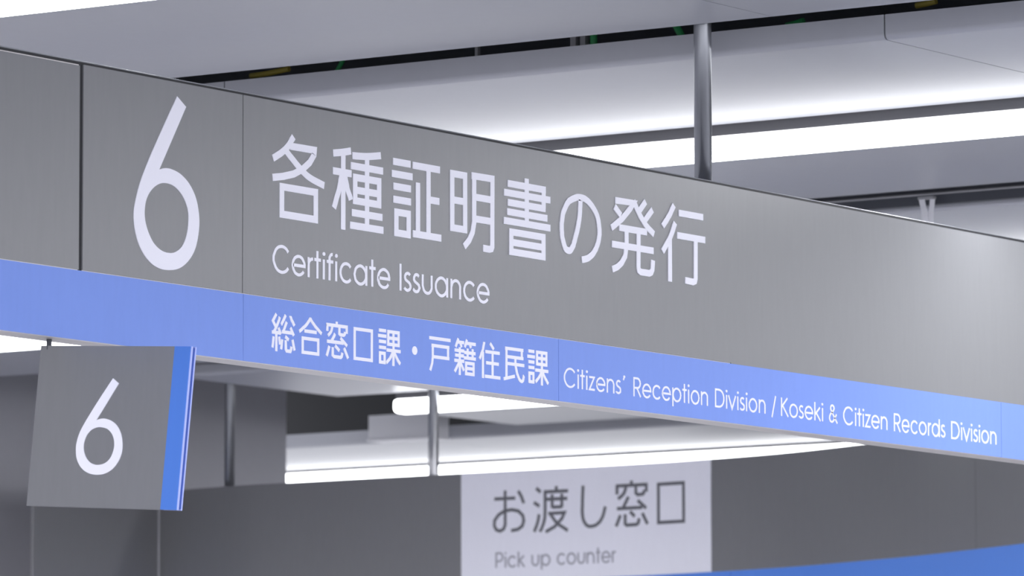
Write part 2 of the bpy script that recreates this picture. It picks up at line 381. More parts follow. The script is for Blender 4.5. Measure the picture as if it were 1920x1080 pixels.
TEXT_SIX=([(863.4,438.3),(854.9,425.8),(842.7,407.8),(828.8,387.3),(815.3,367.2),(804.1,350.2),(795.3,336.6),(787.5,324.3),(780.7,313.2),(774.7,303.1),(769.3,293.6),(764.7,285),(761.1,277.6),(758.1,270.8),(755.5,264.3),(753.1,257.7),(750.8,251.1),(748.8,244.7),(747.1,238.4),(745.9,232.2),(745.3,226),(745.3,219.7),(745.9,213.5),(746.9,207.3),(748.3,201.2),(750.1,195.4),(752.2,189.7),(754.6,184.2),(757.5,178.8),(760.7,173.7),(764.3,168.9),(768.4,164.2),(772.9,159.8),(777.8,155.7),(782.9,151.9),(788,148.7),(793.1,146),(798.4,143.8),(803.8,141.9),(809.2,140.5),(814.8,139.3),(820.4,138.5),(826.1,138),(832,137.9),(837.8,138.1),(843.6,138.5),(849.4,139.1),(855.3,139.9),(861.2,141.1),(867,142.6),(872.5,144.5),(877.9,146.9),(883.3,149.8),(888.4,153),(893.4,156.5),(897.9,160.3),(902.2,164.2),(906.2,168.4),(909.9,172.9),(913.2,177.7),(916.2,183),(918.9,188.9),(921.2,195.5),(923.1,202.3),(924.6,209),(925.8,215.3),(926.5,221),(926.8,226.4),(926.8,231.6),(926.4,236.7),(925.6,242),(924.5,247.6),(923.1,253.2),(921.4,258.9),(919.2,264.3),(916.7,269.5),(913.8,274.3),(910.4,278.9),(906.7,283.3),(902.8,287.4),(898.6,291.2),(894.2,294.7),(889.5,297.8),(884.5,300.7),(879.5,303.2),(874.5,305.4),(869.4,307.2),(864.1,308.7),(858.8,309.9),(853.7,310.8),(849,311.5),(844.6,312),(840.6,312.1),(836.8,312),(833.2,311.8),(829.7,311.4),(826.1,310.8),(822.6,309.8),(819.3,308.8),(816.5,307.9),(814.5,307.3),(888.5,422.9)],
[(827.3,285.8),(833.1,286.2),(839.2,286.1),(845.4,285.6),(851.2,284.5),(856.7,282.9),(861.9,280.7),(866.9,278.1),(871.6,275.3),(876,272.2),(880.1,268.7),(883.8,265),(887,261.2),(889.9,257.1),(892.4,252.8),(894.4,248.3),(895.8,243.8),(896.7,239.3),(897,234.8),(896.9,230),(896.5,225.1),(895.8,219.6),(894.8,213.9),(893.4,208.1),(891.5,202.6),(889,197.2),(886,191.9),(882.6,187),(878.9,182.6),(874.8,179),(870.3,175.9),(865.7,173.4),(861.1,171.3),(856.8,169.7),(852.4,168.7),(848,168.1),(843.4,167.8),(838.5,167.7),(833.4,167.9),(828.2,168.6),(823.1,169.6),(817.9,171.2),(812.7,173.3),(807.6,175.8),(802.9,178.7),(798.6,182),(794.6,185.9),(791,190),(787.7,194.3),(784.6,198.9),(781.8,203.8),(779.4,208.7),(777.5,213.6),(776.1,218.2),(775.3,222.8),(774.8,227.3),(774.8,231.9),(775.2,236.7),(775.9,241.6),(777.1,246.4),(778.7,251),(780.8,255.3),(783.3,259.4),(786.3,263.3),(789.6,267),(793.5,270.6),(797.8,274),(802.4,277.1),(807.2,279.7),(811.9,281.9),(816.8,283.6),(822,285)])
TEXT_DIVISION_FIRST=(6.00,[
(0,[(1150,89.7),(1140,77),(1148,67.2)]),
(0,[(1160,85),(1159,83),(1158,80),(1156,76.6),(1154,73.2),(1152,70.1),(1150,67.2),(1148,64.2),(1146,61.4),(1144,59),(1142,57.2)]),
(0,[(1137,57.1),(1163,57.1)]),
(0,[(1156,65.9),(1163,55.1)]),
(0,[(1150,57.9),(1150,24.4)]),
(0,[(1142,49.7),(1139,30)]),
(0,[(1158,50.6),(1161,36.9)]),
(0,[(1177,89.8),(1176,88.4),(1175,86.4),(1173,84.1),(1172,81.9),(1170,79.8),(1169,78),(1167,76.2),(1166,74.5),(1165,73.1),(1164,72.1)]),
(0,[(1191,89.4),(1191,88.4),(1192,87),(1193,85.4),(1194,83.6),(1195,81.9),(1197,80.1),(1199,78.1),(1200,76.1),(1202,74.4),(1203,73.2)]),
(0,[(1180,77.9),(1170,60)]),
(0,[(1166,59.7),(1198,59.7)]),
(0,[(1191,68.8),(1201,55.5)]),
(0,[(1176,52),(1186,46.8)]),
(0,[(1167,46.4),(1164,28.9)]),
(0,[(1177,45.8),(1178,30),(1180,27.2),(1191,27.2),(1193,30.5),(1194,35.8)]),
(0,[(1197,48.1),(1203,29.7)]),
(0,[(1250,89.8),(1248,88),(1246,85.6),(1243,82.7),(1240,79.8),(1237,77),(1233,74.3),(1228,71.4),(1224,68.6),(1220,66.2),(1217,64.5)]),
(0,[(1249,89.7),(1251,88.1),(1253,85.7),(1256,83),(1260,80.3),(1263,77.7),(1267,75.1),(1272,72.3),(1276,69.6),(1280,67.2),(1283,65.6)]),
(0,[(1232,66.6),(1268,66.6)]),
(1,[(1227,53.5),(1273,53.5),(1273,28.7),(1227,28.7)]),
(0,[(1328,90.6),(1328,83.8)]),
(0,[(1297,83.4),(1361,83.4)]),
(0,[(1300,82.9),(1300,72)]),
(0,[(1358,83.9),(1358,71.5)]),
(0,[(1315,81.9),(1314,80.5),(1314,78.4),(1313,76.1),(1312,73.7),(1311,71.7),(1309,69.9),(1307,68.1),(1305,66.5),(1303,65.1),(1302,64.1)]),
(0,[(1336,81.6),(1336,69.9),(1339,68.3),(1349,68.3),(1352,70.4),(1353,74.3)]),
(0,[(1323,68.8),(1322,67.7),(1321,66.1),(1320,64.3),(1318,62.4),(1317,60.7),(1316,59.2),(1314,57.7),(1313,56.2),(1312,55),(1311,54.2)]),
(0,[(1299,54),(1348,54)]),
(0,[(1339,62.5),(1359,49.9)]),
(0,[(1306,45.7),(1298,27.7)]),
(0,[(1323,47.8),(1336,39.8)]),
(0,[(1316,44.6),(1316,30.6),(1320,28.2),(1340,28.2),(1343,30.3),(1345,36.6)]),
(0,[(1350,45.8),(1362,28.1)]),
(1,[(1382,82.6),(1434,82.6),(1434,30),(1382,30)]),
(0,[(1456,86.3),(1477,86.3)]),
(0,[(1453,76.6),(1478,76.6)]),
(0,[(1456,66.5),(1477,66.5)]),
(0,[(1456,55.9),(1477,55.9)]),
(1,[(1459,45.6),(1473,45.6),(1473,29.3),(1459,29.3)]),
(1,[(1484,85.8),(1516,85.8),(1516,63.2),(1484,63.2)]),
(0,[(1484,74.5),(1516,74.5)]),
(0,[(1500,88.5),(1500,25.2)]),
(0,[(1479,52.5),(1522,52.5)]),
(0,[(1498,50.5),(1497,48.9),(1496,46.7),(1494,44.1),(1492,41.4),(1490,39.1),(1488,36.9),(1485,34.6),(1482,32.5),(1480,30.7),(1478,29.4)]),
(0,[(1502,50.8),(1503,49.4),(1504,47.5),(1506,45.2),(1508,42.8),(1510,40.6),(1512,38.4),(1514,36),(1517,33.7),(1519,31.7),(1521,30.3)])],
[])
TEXT_DIVISION_DOT=(6.00,[
],
[(1566.5,58.2,8.04,7.77)])
TEXT_DIVISION_SECOND=(6.00,[
(0,[(1612,85.2),(1679,85.2)]),
(0,[(1619,72),(1675,72)]),
(0,[(1671,73.6),(1671,49.2)]),
(0,[(1623,51.7),(1675,51.7)]),
(0,[(1623,74.8),(1623,51.4),(1621,39.5),(1615,26.2)]),
(0,[(1704,90.9),(1695,75)]),
(0,[(1701,84.5),(1722,84.5)]),
(0,[(1710,83.6),(1714,75.7)]),
(0,[(1731,90.8),(1724,76.5)]),
(0,[(1729,84.2),(1759,84.2)]),
(0,[(1740,83.3),(1744,76.9)]),
(0,[(1692,69.2),(1722,69.2)]),
(0,[(1693,60.2),(1721,60.2)]),
(0,[(1691,50.5),(1722,50.5)]),
(0,[(1708,75.2),(1708,24.7)]),
(0,[(1706,47.6),(1692,29.8)]),
(0,[(1710,47.9),(1721,33.5)]),
(0,[(1722,67.1),(1758,67.1)]),
(0,[(1733,74.9),(1733,56)]),
(0,[(1749,75),(1749,55.6)]),
(0,[(1721,57.3),(1759,57.3)]),
(1,[(1728,48),(1752,48),(1752,28.6),(1728,28.6)]),
(0,[(1728,38.5),(1752,38.5)]),
(0,[(1786,91.2),(1786,89.4),(1785,86.8),(1784,83.7),(1783,80.4),(1782,77.1),(1780,73.5),(1777,69.4),(1775,65.4),(1773,61.9),(1771,59.4)]),
(0,[(1782,73.2),(1782,24.7)]),
(0,[(1805,90.3),(1817,79.9)]),
(0,[(1790,73.9),(1836,73.9)]),
(0,[(1813,75.6),(1813,27.3)]),
(0,[(1792,53.6),(1833,53.6)]),
(0,[(1788,28.6),(1838,28.6)]),
(0,[(1858,87.1),(1858,29.1)]),
(0,[(1854,85.3),(1913,85.3)]),
(0,[(1908,87.1),(1908,69.5)]),
(0,[(1858,70.1),(1913,70.1)]),
(0,[(1858,57.5),(1916,57.5)]),
(0,[(1849,28.3),(1885,35.6)]),
(0,[(1886,69.4),(1887,67.4),(1887,64.5),(1887,61.1),(1888,57.6),(1888,54.5),(1889,51.5),(1890,48.6),(1891,45.8),(1892,43),(1893,40.5),(1895,38.1),(1896,35.7),(1898,33.6),(1899,31.7),(1901,30.2),(1902,29.1),(1904,28.3),(1906,27.8),(1907,27.6),(1908,27.6),(1909,27.8),(1910,28.3),(1911,29.1),(1912,30),(1912,31.1),(1913,32.5),(1913,34.3),(1914,36.1),(1914,37.8),(1915,38.9)]),
(0,[(1930,86),(1949,86)]),
(0,[(1927,76.1),(1951,76.1)]),
(0,[(1930,66.3),(1949,66.3)]),
(0,[(1930,55.9),(1949,55.9)]),
(1,[(1933,45.1),(1946,45.1),(1946,29.4),(1933,29.4)]),
(1,[(1958,85.9),(1989,85.9),(1989,64),(1958,64)]),
(0,[(1958,74.9),(1989,74.9)]),
(0,[(1974,88.2),(1974,24.9)]),
(0,[(1952,52.4),(1995,52.4)]),
(0,[(1972,49.6),(1971,48.2),(1970,46.2),(1968,43.9),(1966,41.5),(1964,39.4),(1962,37.4),(1959,35.4),(1957,33.4),(1955,31.8),(1953,30.6)]),
(0,[(1976,49.9),(1977,48.6),(1979,46.7),(1980,44.5),(1982,42.2),(1984,40.1),(1986,37.9),(1989,35.5),(1991,33.1),(1993,31.1),(1995,29.7)])],
[])
TEXT_ENGLISH=[(5.58,[
(0,[(1183,200.1),(1180,203),(1177,205.4),(1173,207.2),(1169,208.3),(1165,208.8),(1161,208.5),(1156,207.5),(1152,205.9),(1149,203.7),(1146,200.9),(1144,197.6),(1142,194),(1140,190.1),(1140,186.2),(1140,182.2),(1142,178.3),(1144,174.7),(1146,171.4),(1149,168.6),(1152,166.4),(1156,164.8),(1161,163.8),(1165,163.5),(1169,164),(1173,165.1),(1177,166.9),(1180,169.3),(1183,172.2)]),
(0,[(1197,179.6),(1231,179.6),(1231,179.6),(1231,182.6),(1230,185.6),(1228,188.3),(1226,190.8),(1224,192.8),(1221,194.3),(1218,195.4),(1215,195.8),(1211,195.7),(1208,195),(1205,193.8),(1202,192.1),(1200,189.9),(1198,187.3),(1197,184.5),(1196,181.5),(1196,178.4),(1197,175.4),(1198,172.5),(1200,169.9),(1202,167.6),(1204,165.7),(1208,164.4),(1211,163.6),(1214,163.3),(1217,163.7),(1220,164.6),(1223,166),(1226,167.9),(1228,170.3)]),
(0,[(1243,161.9),(1243,197.3)]),
(0,[(1243,183.5),(1243,183.5),(1243,185.9),(1244,188.2),(1245,190.2),(1247,192),(1249,193.4),(1251,194.4),(1254,194.9),(1256,195)]),
(0,[(1269,161.9),(1269,210.4)]),
(0,[(1260,195),(1279,195)]),
(0,[(1288,161.9),(1288,197.3)]),
(0,[(1305,161.9),(1305,200.6),(1305,200.6),(1305,202.2),(1306,203.8),(1307,205.2),(1308,206.4),(1309,207.4),(1311,208),(1312,208.3),(1314,208.2)]),
(0,[(1297,195),(1316,195)]),
(0,[(1325,161.9),(1325,197.3)]),
(0,[(1368,190),(1366,192.1),(1364,193.7),(1361,194.9),(1358,195.6),(1355,195.9),(1352,195.6),(1349,194.9),(1346,193.7),(1344,192.1),(1342,190),(1340,187.7),(1339,185.2),(1338,182.4),(1338,179.6),(1338,176.8),(1339,174),(1340,171.5),(1342,169.1),(1344,167.1),(1346,165.5),(1349,164.3),(1352,163.6),(1355,163.3),(1358,163.6),(1361,164.3),(1364,165.5),(1366,167.1),(1368,169.1)]),
(1,[(1415,179.6),(1415,182.8),(1414,185.8),(1412,188.6),(1410,191.1),(1407,193.1),(1404,194.6),(1401,195.5),(1398,195.9),(1394,195.5),(1391,194.6),(1388,193.1),(1385,191.1),(1383,188.6),(1382,185.8),(1381,182.8),(1380,179.6),(1381,176.4),(1382,173.4),(1383,170.6),(1385,168.1),(1388,166.1),(1391,164.6),(1394,163.6),(1398,163.3),(1401,163.6),(1404,164.6),(1407,166.1),(1410,168.1),(1412,170.6),(1414,173.4),(1415,176.4)]),
(0,[(1416,161.9),(1416,197.3)]),
(0,[(1434,161.9),(1434,210.4)]),
(0,[(1425,195),(1444,195)]),
(0,[(1453,179.6),(1486,179.6),(1486,179.6),(1486,182.6),(1485,185.6),(1484,188.3),(1482,190.8),(1479,192.8),(1476,194.3),(1473,195.4),(1470,195.8),(1467,195.7),(1464,195),(1461,193.8),(1458,192.1),(1456,189.9),(1454,187.3),(1453,184.5),(1452,181.5),(1452,178.4),(1452,175.4),(1454,172.5),(1455,169.9),(1457,167.6),(1460,165.7),(1463,164.4),(1466,163.6),(1469,163.3),(1473,163.7),(1476,164.6),(1479,166),(1481,167.9),(1483,170.3)])],
[(1288.2,207.1,4.00,3.41),(1325.3,207.1,4.00,3.41)]),
(5.58,[
(0,[(1521,162.5),(1521,211)]),
(0,[(1550,192.5),(1549,193.9),(1547,194.9),(1545,195.5),(1543,195.6),(1541,195.3),(1539,194.5),(1537,193.4),(1536,191.9),(1535,190.2),(1535,188.4),(1535,187),(1536,185.7),(1536,184.5),(1537,183.4),(1539,182.5),(1548,178.6),(1549,177.8),(1550,176.9),(1551,175.8),(1551,174.7),(1552,173.5),(1552,172.3),(1552,172.3),(1552,170.6),(1551,169),(1550,167.6),(1548,166.4),(1546,165.5),(1544,164.9),(1542,164.7),(1540,164.9),(1538,165.5),(1536,166.4),(1534,167.7),(1533,169.1)]),
(0,[(1578,192.5),(1576,193.9),(1575,194.9),(1573,195.5),(1570,195.6),(1568,195.3),(1566,194.5),(1565,193.4),(1564,191.9),(1563,190.2),(1563,188.4),(1563,187),(1563,185.7),(1564,184.5),(1565,183.4),(1566,182.5),(1575,178.6),(1576,177.8),(1578,176.9),(1578,175.8),(1579,174.7),(1579,173.5),(1580,172.3),(1580,172.3),(1579,170.6),(1578,169),(1577,167.6),(1576,166.4),(1574,165.5),(1572,164.9),(1570,164.7),(1567,164.9),(1565,165.5),(1563,166.4),(1562,167.7),(1560,169.1)]),
(0,[(1590,197.9),(1590,177.6),(1590,177.6),(1591,175.1),(1592,172.7),(1593,170.4),(1595,168.5),(1597,166.9),(1599,165.7),(1602,165),(1604,164.7),(1607,165),(1610,165.7),(1612,166.9),(1614,168.5),(1616,170.4),(1617,172.7),(1618,175.1),(1618,177.6),(1618,197.9)]),
(1,[(1666,180.2),(1666,183.4),(1665,186.4),(1663,189.2),(1661,191.7),(1658,193.7),(1655,195.2),(1652,196.2),(1648,196.5),(1645,196.2),(1642,195.2),(1639,193.7),(1636,191.7),(1634,189.2),(1632,186.4),(1631,183.4),(1631,180.2),(1631,177),(1632,174),(1634,171.2),(1636,168.7),(1639,166.7),(1642,165.2),(1645,164.2),(1648,163.9),(1652,164.2),(1655,165.2),(1658,166.7),(1661,168.7),(1663,171.2),(1665,174),(1666,177)]),
(0,[(1667,162.5),(1667,197.9)]),
(0,[(1680,162.5),(1680,197.9)]),
(0,[(1680,182.2),(1680,182.8),(1681,185.3),(1682,187.7),(1683,189.9),(1684,191.8),(1687,193.4),(1689,194.6),(1692,195.3),(1694,195.6),(1697,195.3),(1700,194.6),(1702,193.4),(1704,191.8),(1706,189.9),(1707,187.7),(1708,185.3),(1708,182.8),(1708,162.5)]),
(0,[(1752,190.7),(1750,192.7),(1747,194.3),(1744,195.5),(1742,196.2),(1738,196.5),(1735,196.2),(1732,195.5),(1730,194.3),(1727,192.7),(1725,190.7),(1723,188.3),(1722,185.8),(1721,183),(1721,180.2),(1721,177.4),(1722,174.6),(1723,172.1),(1725,169.7),(1727,167.7),(1730,166.1),(1732,164.9),(1735,164.2),(1738,163.9),(1742,164.2),(1744,164.9),(1747,166.1),(1750,167.7),(1752,169.7)]),
(0,[(1765,180.2),(1799,180.2),(1799,180.2),(1799,183.3),(1798,186.2),(1796,188.9),(1794,191.4),(1792,193.4),(1789,194.9),(1786,196),(1783,196.4),(1779,196.3),(1776,195.6),(1773,194.4),(1770,192.7),(1768,190.5),(1766,187.9),(1765,185.1),(1764,182.1),(1764,179),(1765,176),(1766,173.1),(1768,170.5),(1770,168.2),(1772,166.4),(1775,165),(1779,164.2),(1782,163.9),(1785,164.3),(1788,165.2),(1791,166.6),(1794,168.5),(1796,170.9)])],
[])]
TEXT_DIVENGLISH=[(3.86,[
(0,[(2084,56.8),(2082,59),(2079,60.8),(2076,62.1),(2073,63),(2070,63.3),(2066,63.1),(2063,62.4),(2060,61.2),(2057,59.5),(2055,57.3),(2053,54.9),(2051,52.2),(2050,49.2),(2050,46.2),(2050,43.2),(2051,40.3),(2053,37.6),(2055,35.1),(2057,33),(2060,31.3),(2063,30.1),(2066,29.4),(2070,29.2),(2073,29.5),(2076,30.4),(2079,31.7),(2082,33.5),(2084,35.7)]),
(0,[(2096,27.9),(2096,54.7)]),
(0,[(2110,27.9),(2110,64.6)]),
(0,[(2103,52.9),(2118,52.9)]),
(0,[(2125,27.9),(2125,54.7)]),
(0,[(2133,52.9),(2150,52.9),(2134,29.7),(2152,29.7)]),
(0,[(2159,41.3),(2186,41.3),(2186,41.3),(2186,43.6),(2185,45.8),(2184,47.9),(2182,49.7),(2180,51.2),(2178,52.4),(2176,53.2),(2173,53.5),(2170,53.5),(2168,52.9),(2166,52),(2163,50.7),(2162,49),(2160,47.1),(2159,45),(2159,42.7),(2159,40.4),(2159,38.1),(2160,35.9),(2161,34),(2163,32.2),(2165,30.8),(2167,29.8),(2170,29.2),(2172,29),(2175,29.3),(2177,29.9),(2180,31),(2182,32.5),(2183,34.2)]),
(0,[(2195,27.9),(2195,54.7)]),
(0,[(2195,42.8),(2195,43.3),(2195,45.1),(2196,46.9),(2197,48.6),(2198,50.1),(2200,51.3),(2202,52.1),(2204,52.7),(2206,52.9),(2208,52.7),(2210,52.1),(2212,51.3),(2214,50.1),(2215,48.6),(2216,46.9),(2217,45.1),(2217,43.3),(2217,27.9)]),
(0,[(2239,50.6),(2238,51.6),(2236,52.4),(2235,52.8),(2233,52.9),(2232,52.7),(2230,52.1),(2229,51.2),(2228,50.1),(2227,48.8),(2227,47.5),(2227,46.4),(2228,45.4),(2228,44.5),(2229,43.7),(2230,43),(2237,40.1),(2238,39.5),(2239,38.8),(2239,38),(2240,37.2),(2240,36.3),(2240,35.3),(2240,35.3),(2240,34.1),(2240,32.8),(2239,31.8),(2237,30.8),(2236,30.2),(2234,29.7),(2232,29.6),(2231,29.8),(2229,30.2),(2228,30.9),(2226,31.8),(2226,32.9)]),
(0,[(2253,64.3),(2253,61.1),(2250,55.6)])],
[(2095.6,62.1,3.15,2.57),(2125.3,62.1,3.15,2.57),(2253.2,62.1,3.15,2.57)]),
(3.86,[
(0,[(2287,27.5),(2287,62.3)]),
(0,[(2285,62.3),(2299,62.3),(2299,62.3),(2301,62.1),(2303,61.4),(2305,60.3),(2306,58.9),(2308,57.2),(2308,55.2),(2309,53.2),(2308,51.2),(2308,49.3),(2306,47.5),(2305,46.1),(2303,45),(2301,44.3),(2299,44.1),(2287,44.1)]),
(0,[(2297,44.1),(2310,27.5)]),
(0,[(2319,40.8),(2345,40.8),(2345,40.8),(2345,43.1),(2344,45.4),(2343,47.4),(2341,49.3),(2339,50.8),(2337,52),(2335,52.7),(2332,53.1),(2330,53),(2327,52.5),(2325,51.6),(2323,50.2),(2321,48.6),(2320,46.7),(2318,44.5),(2318,42.3),(2318,39.9),(2318,37.7),(2319,35.5),(2321,33.5),(2322,31.8),(2324,30.4),(2327,29.4),(2329,28.7),(2332,28.6),(2334,28.8),(2337,29.5),(2339,30.6),(2341,32),(2342,33.8)]),
(0,[(2377,48.7),(2376,50.2),(2374,51.5),(2372,52.4),(2369,52.9),(2367,53.1),(2364,52.9),(2362,52.4),(2360,51.5),(2358,50.2),(2356,48.7),(2355,47),(2354,45),(2354,43),(2353,40.8),(2354,38.7),(2354,36.6),(2355,34.7),(2356,32.9),(2358,31.4),(2360,30.2),(2362,29.3),(2364,28.7),(2367,28.6),(2369,28.7),(2372,29.3),(2374,30.2),(2376,31.4),(2377,32.9)]),
(0,[(2387,40.8),(2413,40.8),(2414,40.8),(2413,43.1),(2413,45.4),(2411,47.4),(2410,49.3),(2408,50.8),(2406,52),(2403,52.7),(2401,53.1),(2398,53),(2396,52.5),(2393,51.6),(2391,50.2),(2390,48.6),(2388,46.7),(2387,44.5),(2387,42.3),(2386,39.9),(2387,37.7),(2388,35.5),(2389,33.5),(2391,31.8),(2393,30.4),(2395,29.4),(2398,28.7),(2400,28.6),(2403,28.8),(2405,29.5),(2408,30.6),(2409,32),(2411,33.8)]),
(1,[(2451,40.8),(2450,43.2),(2450,45.5),(2448,47.7),(2447,49.5),(2445,51),(2442,52.2),(2440,52.9),(2437,53.1),(2435,52.9),(2432,52.2),(2430,51),(2428,49.5),(2426,47.7),(2425,45.5),(2424,43.2),(2424,40.8),(2424,38.4),(2425,36.1),(2426,34),(2428,32.2),(2430,30.6),(2432,29.5),(2435,28.8),(2437,28.6),(2440,28.8),(2442,29.5),(2445,30.6),(2447,32.2),(2448,34),(2450,36.1),(2450,38.4)]),
(0,[(2423,18.1),(2423,54.2)]),
(0,[(2464,27.5),(2464,64.1)]),
(0,[(2457,52.5),(2472,52.5)]),
(0,[(2479,27.5),(2479,54.2)]),
(1,[(2516,40.8),(2515,43.2),(2515,45.5),(2513,47.7),(2512,49.5),(2510,51),(2507,52.2),(2505,52.9),(2502,53.1),(2500,52.9),(2497,52.2),(2495,51),(2493,49.5),(2491,47.7),(2490,45.5),(2489,43.2),(2489,40.8),(2489,38.4),(2490,36.1),(2491,34),(2493,32.2),(2495,30.6),(2497,29.5),(2500,28.8),(2502,28.6),(2505,28.8),(2507,29.5),(2510,30.6),(2512,32.2),(2513,34),(2515,36.1),(2515,38.4)]),
(0,[(2525,27.5),(2525,54.2)]),
(0,[(2525,42.3),(2525,42.8),(2525,44.7),(2526,46.5),(2527,48.2),(2528,49.6),(2530,50.8),(2532,51.7),(2534,52.2),(2536,52.4),(2538,52.2),(2540,51.7),(2542,50.8),(2543,49.6),(2545,48.2),(2546,46.5),(2546,44.7),(2546,42.8),(2546,27.5)])],
[(2478.9,61.6,3.12,2.57)]),
(3.86,[
(0,[(2576,28.8),(2576,61.9)]),
(0,[(2574,61.9),(2588,61.9),(2588,61.9),(2591,61.6),(2594,60.9),(2597,59.7),(2600,58),(2602,56),(2604,53.6),(2605,51),(2606,48.2),(2606,45.4),(2606,42.5),(2605,39.7),(2604,37.1),(2602,34.7),(2600,32.7),(2597,31),(2594,29.8),(2591,29.1),(2588,28.8),(2574,28.8)]),
(0,[(2616,27),(2616,53.8)]),
(0,[(2623,53.8),(2636,28.3),(2649,53.8)]),
(0,[(2657,27),(2657,53.8)]),
(0,[(2679,49.7),(2678,50.7),(2677,51.5),(2675,51.9),(2674,52),(2672,51.8),(2670,51.2),(2669,50.3),(2668,49.2),(2668,48),(2667,46.6),(2668,45.6),(2668,44.6),(2668,43.6),(2669,42.8),(2670,42.1),(2677,39.2),(2678,38.6),(2679,37.9),(2680,37.1),(2680,36.3),(2680,35.4),(2680,34.5),(2680,34.5),(2680,33.2),(2680,32),(2679,30.9),(2678,30),(2676,29.3),(2674,28.9),(2673,28.7),(2671,28.9),(2669,29.3),(2668,30),(2667,30.9),(2666,32)]),
(0,[(2689,27),(2689,53.8)]),
(1,[(2726,40.4),(2726,42.8),(2725,45.1),(2724,47.2),(2722,49.1),(2720,50.6),(2718,51.8),(2715,52.5),(2713,52.7),(2710,52.5),(2708,51.8),(2705,50.6),(2703,49.1),(2702,47.2),(2700,45.1),(2699,42.8),(2699,40.4),(2699,38),(2700,35.7),(2702,33.6),(2703,31.7),(2705,30.2),(2708,29.1),(2710,28.4),(2713,28.1),(2715,28.4),(2718,29.1),(2720,30.2),(2722,31.7),(2724,33.6),(2725,35.7),(2726,38)]),
(0,[(2736,27),(2736,53.8)]),
(0,[(2736,41.9),(2736,42.4),(2736,44.3),(2737,46.1),(2738,47.7),(2739,49.2),(2740,50.4),(2742,51.3),(2744,51.8),(2746,52),(2749,51.8),(2751,51.3),(2752,50.4),(2754,49.2),(2755,47.7),(2756,46.1),(2757,44.3),(2757,42.4),(2757,27)])],
[(2615.9,61.2,3.13,2.57),(2657.2,61.2,3.13,2.57),(2689.4,61.2,3.13,2.57)]),
(3.86,[
(0,[(2783,21.9),(2797,64.5)])],
[]),
(3.86,[
(0,[(2819,26.7),(2819,63.3)]),
(0,[(2841,63.3),(2820,45.5)]),
(0,[(2823,47.7),(2844,26.7)]),
(1,[(2878,40),(2878,42.4),(2877,44.7),(2876,46.8),(2874,48.7),(2872,50.2),(2869,51.4),(2867,52.1),(2864,52.3),(2861,52.1),(2859,51.4),(2856,50.2),(2854,48.7),(2853,46.8),(2851,44.7),(2851,42.4),(2850,40),(2851,37.6),(2851,35.3),(2853,33.2),(2854,31.3),(2856,29.8),(2859,28.7),(2861,28),(2864,27.7),(2867,28),(2869,28.7),(2872,29.8),(2874,31.3),(2876,33.2),(2877,35.3),(2878,37.6)]),
(0,[(2899,49.3),(2898,50.3),(2897,51.1),(2895,51.5),(2893,51.6),(2892,51.4),(2890,50.8),(2889,50),(2888,48.8),(2887,47.6),(2887,46.2),(2887,45.2),(2888,44.2),(2888,43.2),(2889,42.4),(2890,41.7),(2897,38.8),(2898,38.2),(2899,37.5),(2900,36.7),(2900,35.9),(2900,35),(2900,34.1),(2900,34.1),(2900,32.8),(2900,31.6),(2899,30.5),(2898,29.6),(2896,28.9),(2894,28.5),(2893,28.3),(2891,28.5),(2889,28.9),(2888,29.6),(2886,30.5),(2886,31.7)]),
(0,[(2909,40),(2936,40),(2936,40),(2936,42.3),(2935,44.6),(2934,46.6),(2932,48.4),(2930,50),(2928,51.1),(2925,51.9),(2923,52.3),(2920,52.2),(2918,51.7),(2915,50.7),(2913,49.4),(2911,47.8),(2910,45.8),(2909,43.7),(2908,41.4),(2908,39.1),(2909,36.8),(2910,34.7),(2911,32.7),(2913,31),(2915,29.6),(2917,28.5),(2920,27.9),(2922,27.7),(2925,28),(2927,28.7),(2930,29.8),(2932,31.2),(2933,33)]),
(0,[(2945,26.7),(2945,63.3)]),
(0,[(2964,53.4),(2947,39.8)]),
(0,[(2950,42.2),(2966,26.7)]),
(0,[(2974,26.7),(2974,53.4)])],
[(2973.6,60.8,3.18,2.57)]),
(3.86,[
(0,[(3031,26.4),(3010,47.7),(3007,52.2),(3006,53.7),(3006,55),(3006,56.4),(3006,57.8),(3007,59),(3008,60),(3009,60.8),(3011,61.3),(3012,61.5),(3014,61.3),(3015,60.8),(3016,60),(3018,59),(3018,57.8),(3019,56.4),(3019,55),(3018,53.7),(3017,51.7),(3013,48.5),(3005,43.5),(3002,39.3),(3002,38.1),(3001,36.4),(3001,34.5),(3002,32.8),(3003,31.2),(3004,29.8),(3006,28.9),(3008,28.3),(3010,28.2),(3012,28.5),(3014,29.3),(3016,30.4),(3017,31.9),(3022,37.3),(3028,44.3)])],
[]),
(3.86,[
(0,[(3090,55.1),(3088,57.3),(3085,59.1),(3082,60.4),(3079,61.3),(3076,61.6),(3072,61.4),(3069,60.7),(3066,59.5),(3063,57.8),(3061,55.7),(3059,53.2),(3057,50.5),(3056,47.6),(3056,44.6),(3056,41.5),(3057,38.6),(3059,35.9),(3061,33.4),(3063,31.3),(3066,29.6),(3069,28.4),(3072,27.7),(3076,27.5),(3079,27.8),(3082,28.7),(3085,30),(3088,31.8),(3090,34)]),
(0,[(3102,26.2),(3102,53)]),
(0,[(3117,26.2),(3117,62.9)]),
(0,[(3109,51.2),(3125,51.2)]),
(0,[(3132,26.2),(3132,53)]),
(0,[(3140,51.2),(3158,51.2),(3141,28),(3160,28)]),
